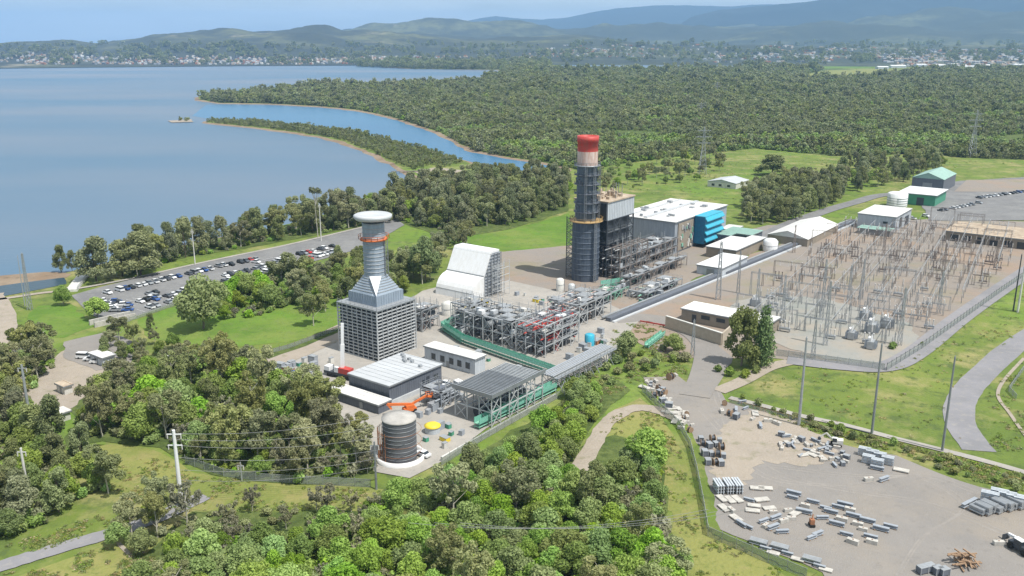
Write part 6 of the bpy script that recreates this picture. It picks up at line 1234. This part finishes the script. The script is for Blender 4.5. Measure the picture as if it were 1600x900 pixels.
o_l, h_l = mast(48, 664, 570, .45, 'grey leaning power pole at the left edge beside the sandy clearing', arms=1, armw=1.2); mast(305, 414, 358, .28, 'slim light mast at the lakeside edge of the car park, in front of the trees', 'offwhite', 1, .6, 'light_mast', 'mast'); mast(502, 377, 318, .28, 'slim light mast at the far end of the car park', 'offwhite', 1, .6, 'light_mast', 'mast')
oP = G(284, 792); hP = HT(oP, 672); mast(284, 792, 672, .55, 'thick white power pole standing between the mown slope and the road bend', 'white', 2, 1.6)
mast(45, 780, 700, .4, 'pale pole half hidden in the lower left clump', 'offwhite', 1, 1.0); mast(378, 752, 722, .2, 'short pole with a box behind the mown slope fence', 'galv', 1, .7); mast(588, 765, 690, .3, 'tall thin pole at the left foot of the dark tank', 'steel', 1, 1.0)
mast(1122, 468, 378, .36, 'tall pale lattice mast at the left corner of the switchyard', kind='lattice', name='lattice_mast', cat='mast'); mast(1153, 458, 392, .22, 'thin dark mast between corridor and switchyard', 'steel', kind='lattice', name='lattice_mast', cat='mast')
for i, (px, py, tp, w_) in enumerate(((1181, 500, 420, 'behind the olive tree'), (1222, 505, 430, 'in the front row'), (1283, 500, 405, 'at the centre of the near part'), (1289, 540, 440, 'in front of the centre mast'), (1326, 470, 415, 'left of the transformers'), (1345, 468, 405, 'behind the transformers'), (1405, 540, 450, 'right of the transformers'), (1466, 490, 425, 'near the switchyard road'), (1473, 430, 380, 'in the middle of the far part'), (1380, 400, 350, 'at the back centre'), (1240, 395, 352, 'beside the corridor'), (1270, 560, 500, 'right in front at the road'), (1555, 415, 375, 'at the right corner'), (1082, 556, 500, 'at the road junction'))):
    mast(px, py, tp, .24, 'slender lightning mast ' + w_, 'brownsteel' if py < 460 else 'galv', kind='lattice', name='lightning_mast', cat='mast')
def pylon(px, py, top, label, m='galv'):
    o = G(px, py); h = HT(o, top); t = thing('transmission_tower', label, 'pylon', o); mb = MB(); mb.lattice(o, o + Z * h * .6, 6, 6, .22, 1.8); mb.lattice(o + Z * h * .6, o + Z * h, 1.8, 6, .16, .6); mb.build('lattice_body', m, t)
    for z in (.66, .79, .92): mb = MB(); w_ = 6.5 - abs(z - .79) * 10; mb.lattice(o + Vector((-w_, 0, h * z)), o + Vector((w_, 0, h * z)), .6, 6, .12); mb.build('crossarm', m, t)
    return o, h
pylon(1097, 272, 198, 'lattice transmission tower in the field behind the turbine hall'); pylon(1518, 246, 172, 'distant lattice transmission tower in the forest at right'); pylon(1120, 150, 128, 'tiny far lattice tower beyond the forest'); pylon(1095, 182, 160, 'small far lattice tower in the middle of the forest')
# power lines
def wire(p, q_, sag, label, r_=.05, group='power lines from the white pole'):
    t = thing('power_line', label, 'cable', p, group); mb = MB(); pts = [p.lerp(q_, i / 14) - Z * sag * 4 * (i / 14) * (1 - i / 14) for i in range(15)]
    for a, b in zip(pts, pts[1:]): mb.beam(a, b, r_ * 2)
    mb.build('conductor', 'wire', t)
oE = G(600, 770)
for i, (z0, y1) in enumerate(((hP - .8, 688), (hP - 2.2, 700), (hP - 3.6, 712), (hP - 6.5, 727), (hP - 9.5, 735), (hP - 12, 742))):
    qe = oE + Z * HT(oE, y1 - 40 + i * 5); wire(oP + Z * z0 + Vector((.5, 0, 0)), qe, 1.6, 'thin cable sagging from the white power pole toward the dark tank', .028)
for i, dx_ in enumerate((0, 1.2, 2.4)):
    wire(G(640 + i * 40, 880) + Z * 9, G(1100 + i * 30, 905) + Z * 15, 2.5, 'thin cable crossing above the dense bush at the bottom', .025, 'power lines above the dense bush')
# ================================================================== FENCES
def fence(pxs, h, label, step=3.2, m='chain', post='galv', name='chain_link_fence', z=.1, r_=.07):
    c = [G(*p) for p in pxs]; t = thing(name, label, 'fence', c[0]); tot = sum((b - a).length for a, b in zip(c, c[1:])); step = max(step, tot / 90); pm = None
    for a, b in zip(c, c[1:]):
        d = b - a; nn = Vector((-d.y, d.x, 0)).normalized(); mb = MB(); mb.obox((a + b) / 2 + Z * (z + h / 2), d / 2, nn * .012, Z * h / 2); mb.build('mesh_panel', m, t)
        mb = MB(); mb.beam(a + Z * (z + h), b + Z * (z + h), r_); mb.build('top_rail', post, t)
        k = max(1, int(d.length / step))
        for i in range(k):
            q_ = a.lerp(b, i / k)
            if pm is None: mb = MB(); mb.beam(q_, q_ + Z * (h + .4 + z), r_ * 1.5); pm = mb.build('fence_post', post, t); pm0 = q_.copy(); pl = pm.location.copy()
            else: o2 = pm.copy(); COL.objects.link(o2); o2.parent = t; o2.location = pl + (q_ - pm0)
fence([(1003, 612), (1030, 640), (1060, 668), (1078, 700), (1088, 740), (1098, 790), (1106, 838)], 2.2, 'chain link fence curving down the left side of the storage yard'); fence([(1106, 838), (1150, 858), (1200, 880), (1260, 905)], 2.2, 'chain link fence along the bottom of the storage yard')
fence([(1385, 580), (1440, 546), (1500, 503), (1560, 460), (1640, 405)], 2.4, 'dark security fence along the switchyard road', 3.5, 'chain', 'darksteel'); fence([(1213, 556), (1290, 566), (1382, 579)], 2.2, 'chain link fence in front of the switchyard')
fence([(1600, 578), (1576, 612), (1588, 625)], 1.6, 'short pale handrail fence right of the curving road'); fence([(290, 725), (350, 745), (400, 752), (480, 757), (580, 762)], 2.0, 'chain link fence between the wood and the mown slope'); fence([(180, 510), (255, 484), (322, 461), (400, 447)], 1.4, 'low pale fence on the near edge of the car park', 3.0)
fence([(412, 556), (450, 546), (530, 516)], 1.6, 'brown fence along the ramp to the works compound', 3, 'chain', 'brownsteel'); fence([(690, 728), (740, 697), (800, 662), (870, 624), (905, 604)], 2.0, 'site fence between the plant and the bush', 3.2); fence([(1140, 630), (1215, 650), (1300, 676)], 1.1, 'low weathered rail along the upper verge of the storage yard', 3, 'chain', 'timber'); fence([(1035, 830), (1036, 852)], 2.4, 'short weathered gate at the bush edge inside the yard verge', 2, 'chain', 'brownsteel')
a, b = G(690, 722), G(868, 622); t = thing('kerb_wall', 'low pale concrete wall along the plant side of the bush', 'wall', a); mb = MB(); d = (b - a) / 2; mb.obox((a + b) / 2 + Z * .7, d, Vector((-d.y, d.x, 0)).normalized() * .3, Z * .7); mb.build('wall_body', 'offwhite', t)
# site clutter on the plant slab
def mk_clutter(nm, m, sz, cat): t = thing(nm, '', cat); mb = MB(); mb.box((0, 0, sz[2] / 2), sz); mb.build('case', m, t); m2 = MB(); m2.box((0, 0, sz[2] + .05), (sz[0] + .1, sz[1] + .1, .08)); m2.box((sz[0] / 2 + .03, 0, sz[2] * .45), (.05, sz[1] * .5, sz[2] * .7)); m2.build('lid_and_door', 'galv', t); return t
CL = [(mk_clutter('equipment_cabinet', 'offwhite', (1.6, 1.2, 1.8), 'cabinet'), 'white equipment cabinet'), (mk_clutter('equipment_cabinet', 'green', (1.8, 1.4, 1.5), 'cabinet'), 'green equipment cabinet'), (mk_clutter('equipment_cabinet', 'greywall', (2.4, 1.6, 2.0), 'cabinet'), 'grey equipment cabinet'), (mk_clutter('waste_skip', 'rust', (3.2, 1.8, 1.2), 'skip'), 'rusty waste skip'), (mk_clutter('waste_skip', 'yellow', (2.6, 1.6, 1.1), 'skip'), 'yellow waste skip')]
rr = random.Random(91)
for k in range(190):
    reg, w_ = rr.choice((([(655, 690), (690, 655), (735, 665), (700, 705)], 'between the yellow tank and the kerb wall'), ([(640, 655), (700, 610), (730, 620), (690, 650)], 'in the lane beside the process hall'), ([(420, 575), (520, 560), (530, 600), (450, 595)], 'in the works compound'), ([(800, 460), (880, 470), (920, 480), (830, 478)], 'on the apron behind the process frames'), ([(960, 470), (1060, 440), (1060, 452), (970, 492)], 'beside the cable corridor'), ([(880, 560), (940, 520), (955, 545), (900, 585)], 'on the slab by the red riser'), ([(680, 540), (760, 560), (840, 590), (760, 575)], 'under the green netted walkway')))
    pw = poly_w(reg); x0, x1, y0, y1 = min(p.x for p in pw), max(p.x for p in pw), min(p.y for p in pw), max(p.y for p in pw); p = Vector((rr.uniform(x0, x1), rr.uniform(y0, y1)))
    if not inside(p, pw): continue
    c, nm = rr.choices(CL, (5, 2, 5, 1, 1))[0]; place(c, (p.x, p.y, .2), rr.choice((arot, R(53), R(143))) + rr.uniform(-.2, .2), nm + ' ' + w_, 'site clutter of the power station', rr.uniform(.6, 1.2))
# ================================================================== DISTANT TOWN
def suburb(name, zones, n, seed, szr=(9, 15)):
    r_ = random.Random(seed); boxes = {}
    for (x0, x1, y0, y1), wt in zones:
        for i in range(int(n * wt)):
            px, py = r_.uniform(x0, x1), r_.uniform(y0, y1); p = G(px, py); zz = HGT(p); 
            key = r_.choice(('offwhite', 'rust', 'rooftan', 'rooftan', 'greywall', 'roofgrey', 'slate')); mb = boxes.setdefault(key, MB()); a = r_.uniform(0, 3.14); d = Vector((math.cos(a), math.sin(a), 0)); e = Vector((-d.y, d.x, 0)); L_, W_, h = r_.uniform(*szr), r_.uniform(6, 10), r_.uniform(3, 6); p = Vector((p.x, p.y, zz))
            mb.obox(p + Z * h / 2, d * L_ / 2, e * W_ / 2, Z * (h / 2 + 1)); c = lambda u, v, z: p + d * u + e * v + Z * z; mb.prism([c(-L_ / 2, -W_ / 2 - .4, h), c(-L_ / 2, 0, h + 2), c(-L_ / 2, W_ / 2 + .4, h)], d * L_)
    out = MB(); mats = []; idx = []
    for key, mb in boxes.items():
        mats.append(M[key]); idx += [len(mats) - 1] * len(mb.f); out.add(mb.v, mb.f)
    o = out.build(name, mats[0]); [o.data.materials.append(m_) for m_ in mats[1:]]; o.data.polygons.foreach_set('material_index', idx); o['kind'] = 'stuff'; return o
from mathutils.bvhtree import BVHTree
bpy.context.view_layer.update()
_G0 = G
_b = []
for nm in ('near_hills', 'middle_hills'): ob_ = bpy.data.objects[nm]; _b.append(BVHTree.FromPolygons([v.co[:] for v in ob_.data.vertices], [tuple(p.vertices) for p in ob_.data.polygons]))
def HGT(p):
    h = 0
    for t_ in _b:
        hit = t_.ray_cast(Vector((p.x, p.y, 2000)), Vector((0, 0, -1)))
        if hit[0]: h = max(h, hit[0].z)
    return h
def on_hill(px, py):                                   # where the sight line through a photograph point meets the hills
    p = _G0(px, py) if py > HOR + 3 else Vector((0, 9000, 0)); u = (px - 800) / FPX; v = (450 - py) / FPX; d = Vector((u, CP + v * SP, -SP + v * CP)).normalized(); best = None
    for t_ in _b:
        hit = t_.ray_cast(Vector((0, 0, CAM_H)), d)
        if hit[0] and (best is None or hit[3] < best[3]): best = hit
    return best[0] if best else p
def G(px, py, z=0.0):
    if z == 0.0 and py < 103.5 and TOWN:
        q_ = on_hill(px, py)
        if q_ is not None: return q_
    return _G0(px, py, z)
TOWN = True
suburb('lakeside_suburb', [((40, 420, 88, 101.5), .26), ((150, 420, 92, 101), .20), ((0, 130, 82, 98), .08), ((420, 560, 90, 101), .12), ((560, 700, 88, 100), .15), ((600, 700, 95, 104), .08), ((700, 860, 84, 98), .05), ((860, 1020, 76, 90), .08), ((1020, 1200, 76, 90), .05)], 1300, 5, (8, 15))
suburb('inland_town', [((1180, 1400, 72, 92), .25), ((1380, 1600, 78, 98), .35), ((1400, 1610, 92, 104), .2), ((1100, 1300, 88, 98), .1), ((830, 1100, 70, 84), .1)], 900, 6, (12, 30))
TOWN = False
for i, (px, py, wd) in enumerate(((1402, 106, 60), (1438, 104, 46), (1468, 105, 54), (1510, 107, 70), (1548, 105, 60), (1590, 104, 60), (1378, 108, 40), (1490, 103, 36))):
    o = G(px, py); a = R(10 * (i % 3)); d = Vector((math.cos(a), math.sin(a), 0)); e = Vector((-d.y, d.x, 0)); t = thing('distant_warehouse', 'white far warehouse %s' % ('at the left end of the row beyond the forest', 'second in the row beyond the forest', 'third in the row beyond the forest', 'widest of the row beyond the forest', 'right of the widest one beyond the forest', 'at the right edge beyond the forest', 'smallest, left of the row beyond the forest', 'small, behind the row beyond the forest')[i], 'warehouse', o)
    mb = MB(); mb.obox(o + Z * 4, d * wd / 2, e * 15, Z * 4); mb.build('wall', 'palewall', t); mb = MB(); mb.prism([o + d * -wd / 2 + e * -15.5 + Z * 8, o + d * -wd / 2 + Z * 11, o + d * -wd / 2 + e * 15.5 + Z * 8], d * wd); mb.build('roof', 'white', t)
# dark tree belts on the plain between forest and hills
pts, sc = [], []
r_ = random.Random(61)
TOWN = True
for i in range(5200):
    px = r_.uniform(-40, 1660); py = r_.uniform(70, 101) if px < 900 else r_.uniform(66, 101); q_ = G(px, py)
    if (850 < px < 1185 and py > 98.5) or (px > 1360 and py > 97): continue
    if mn.noise(Vector((px / 38, py / 4.5, 3))) > .08: pts.append((q_.x, q_.y, HGT(q_) - 1)); sc.append(r_.uniform(1.4, 3.0))
TOWN = False
gn_mass('distant_tree_belts', pts, sc, [FP[0], FP[2], FP[3]])
hide_proto()
# ================================================================== HAZE
m = bpy.data.materials.new('haze_air'); m.use_nodes = True; t = m.node_tree; t.nodes.clear()
o_ = t.nodes.new('ShaderNodeOutputMaterial'); pv = t.nodes.new('ShaderNodeVolumePrincipled')
pv.inputs['Color'].default_value = (.37, .63, 1.0, 1); pv.inputs['Density'].default_value = HAZE_D; pv.inputs['Anisotropy'].default_value = 0.0
t.links.new(pv.outputs[0], o_.inputs['Volume'])
mb = MB(); mb.box((0, 12000, 448), (36000, 30000, 904)); hz = mb.build('haze', m); hz['kind'] = 'stuff'
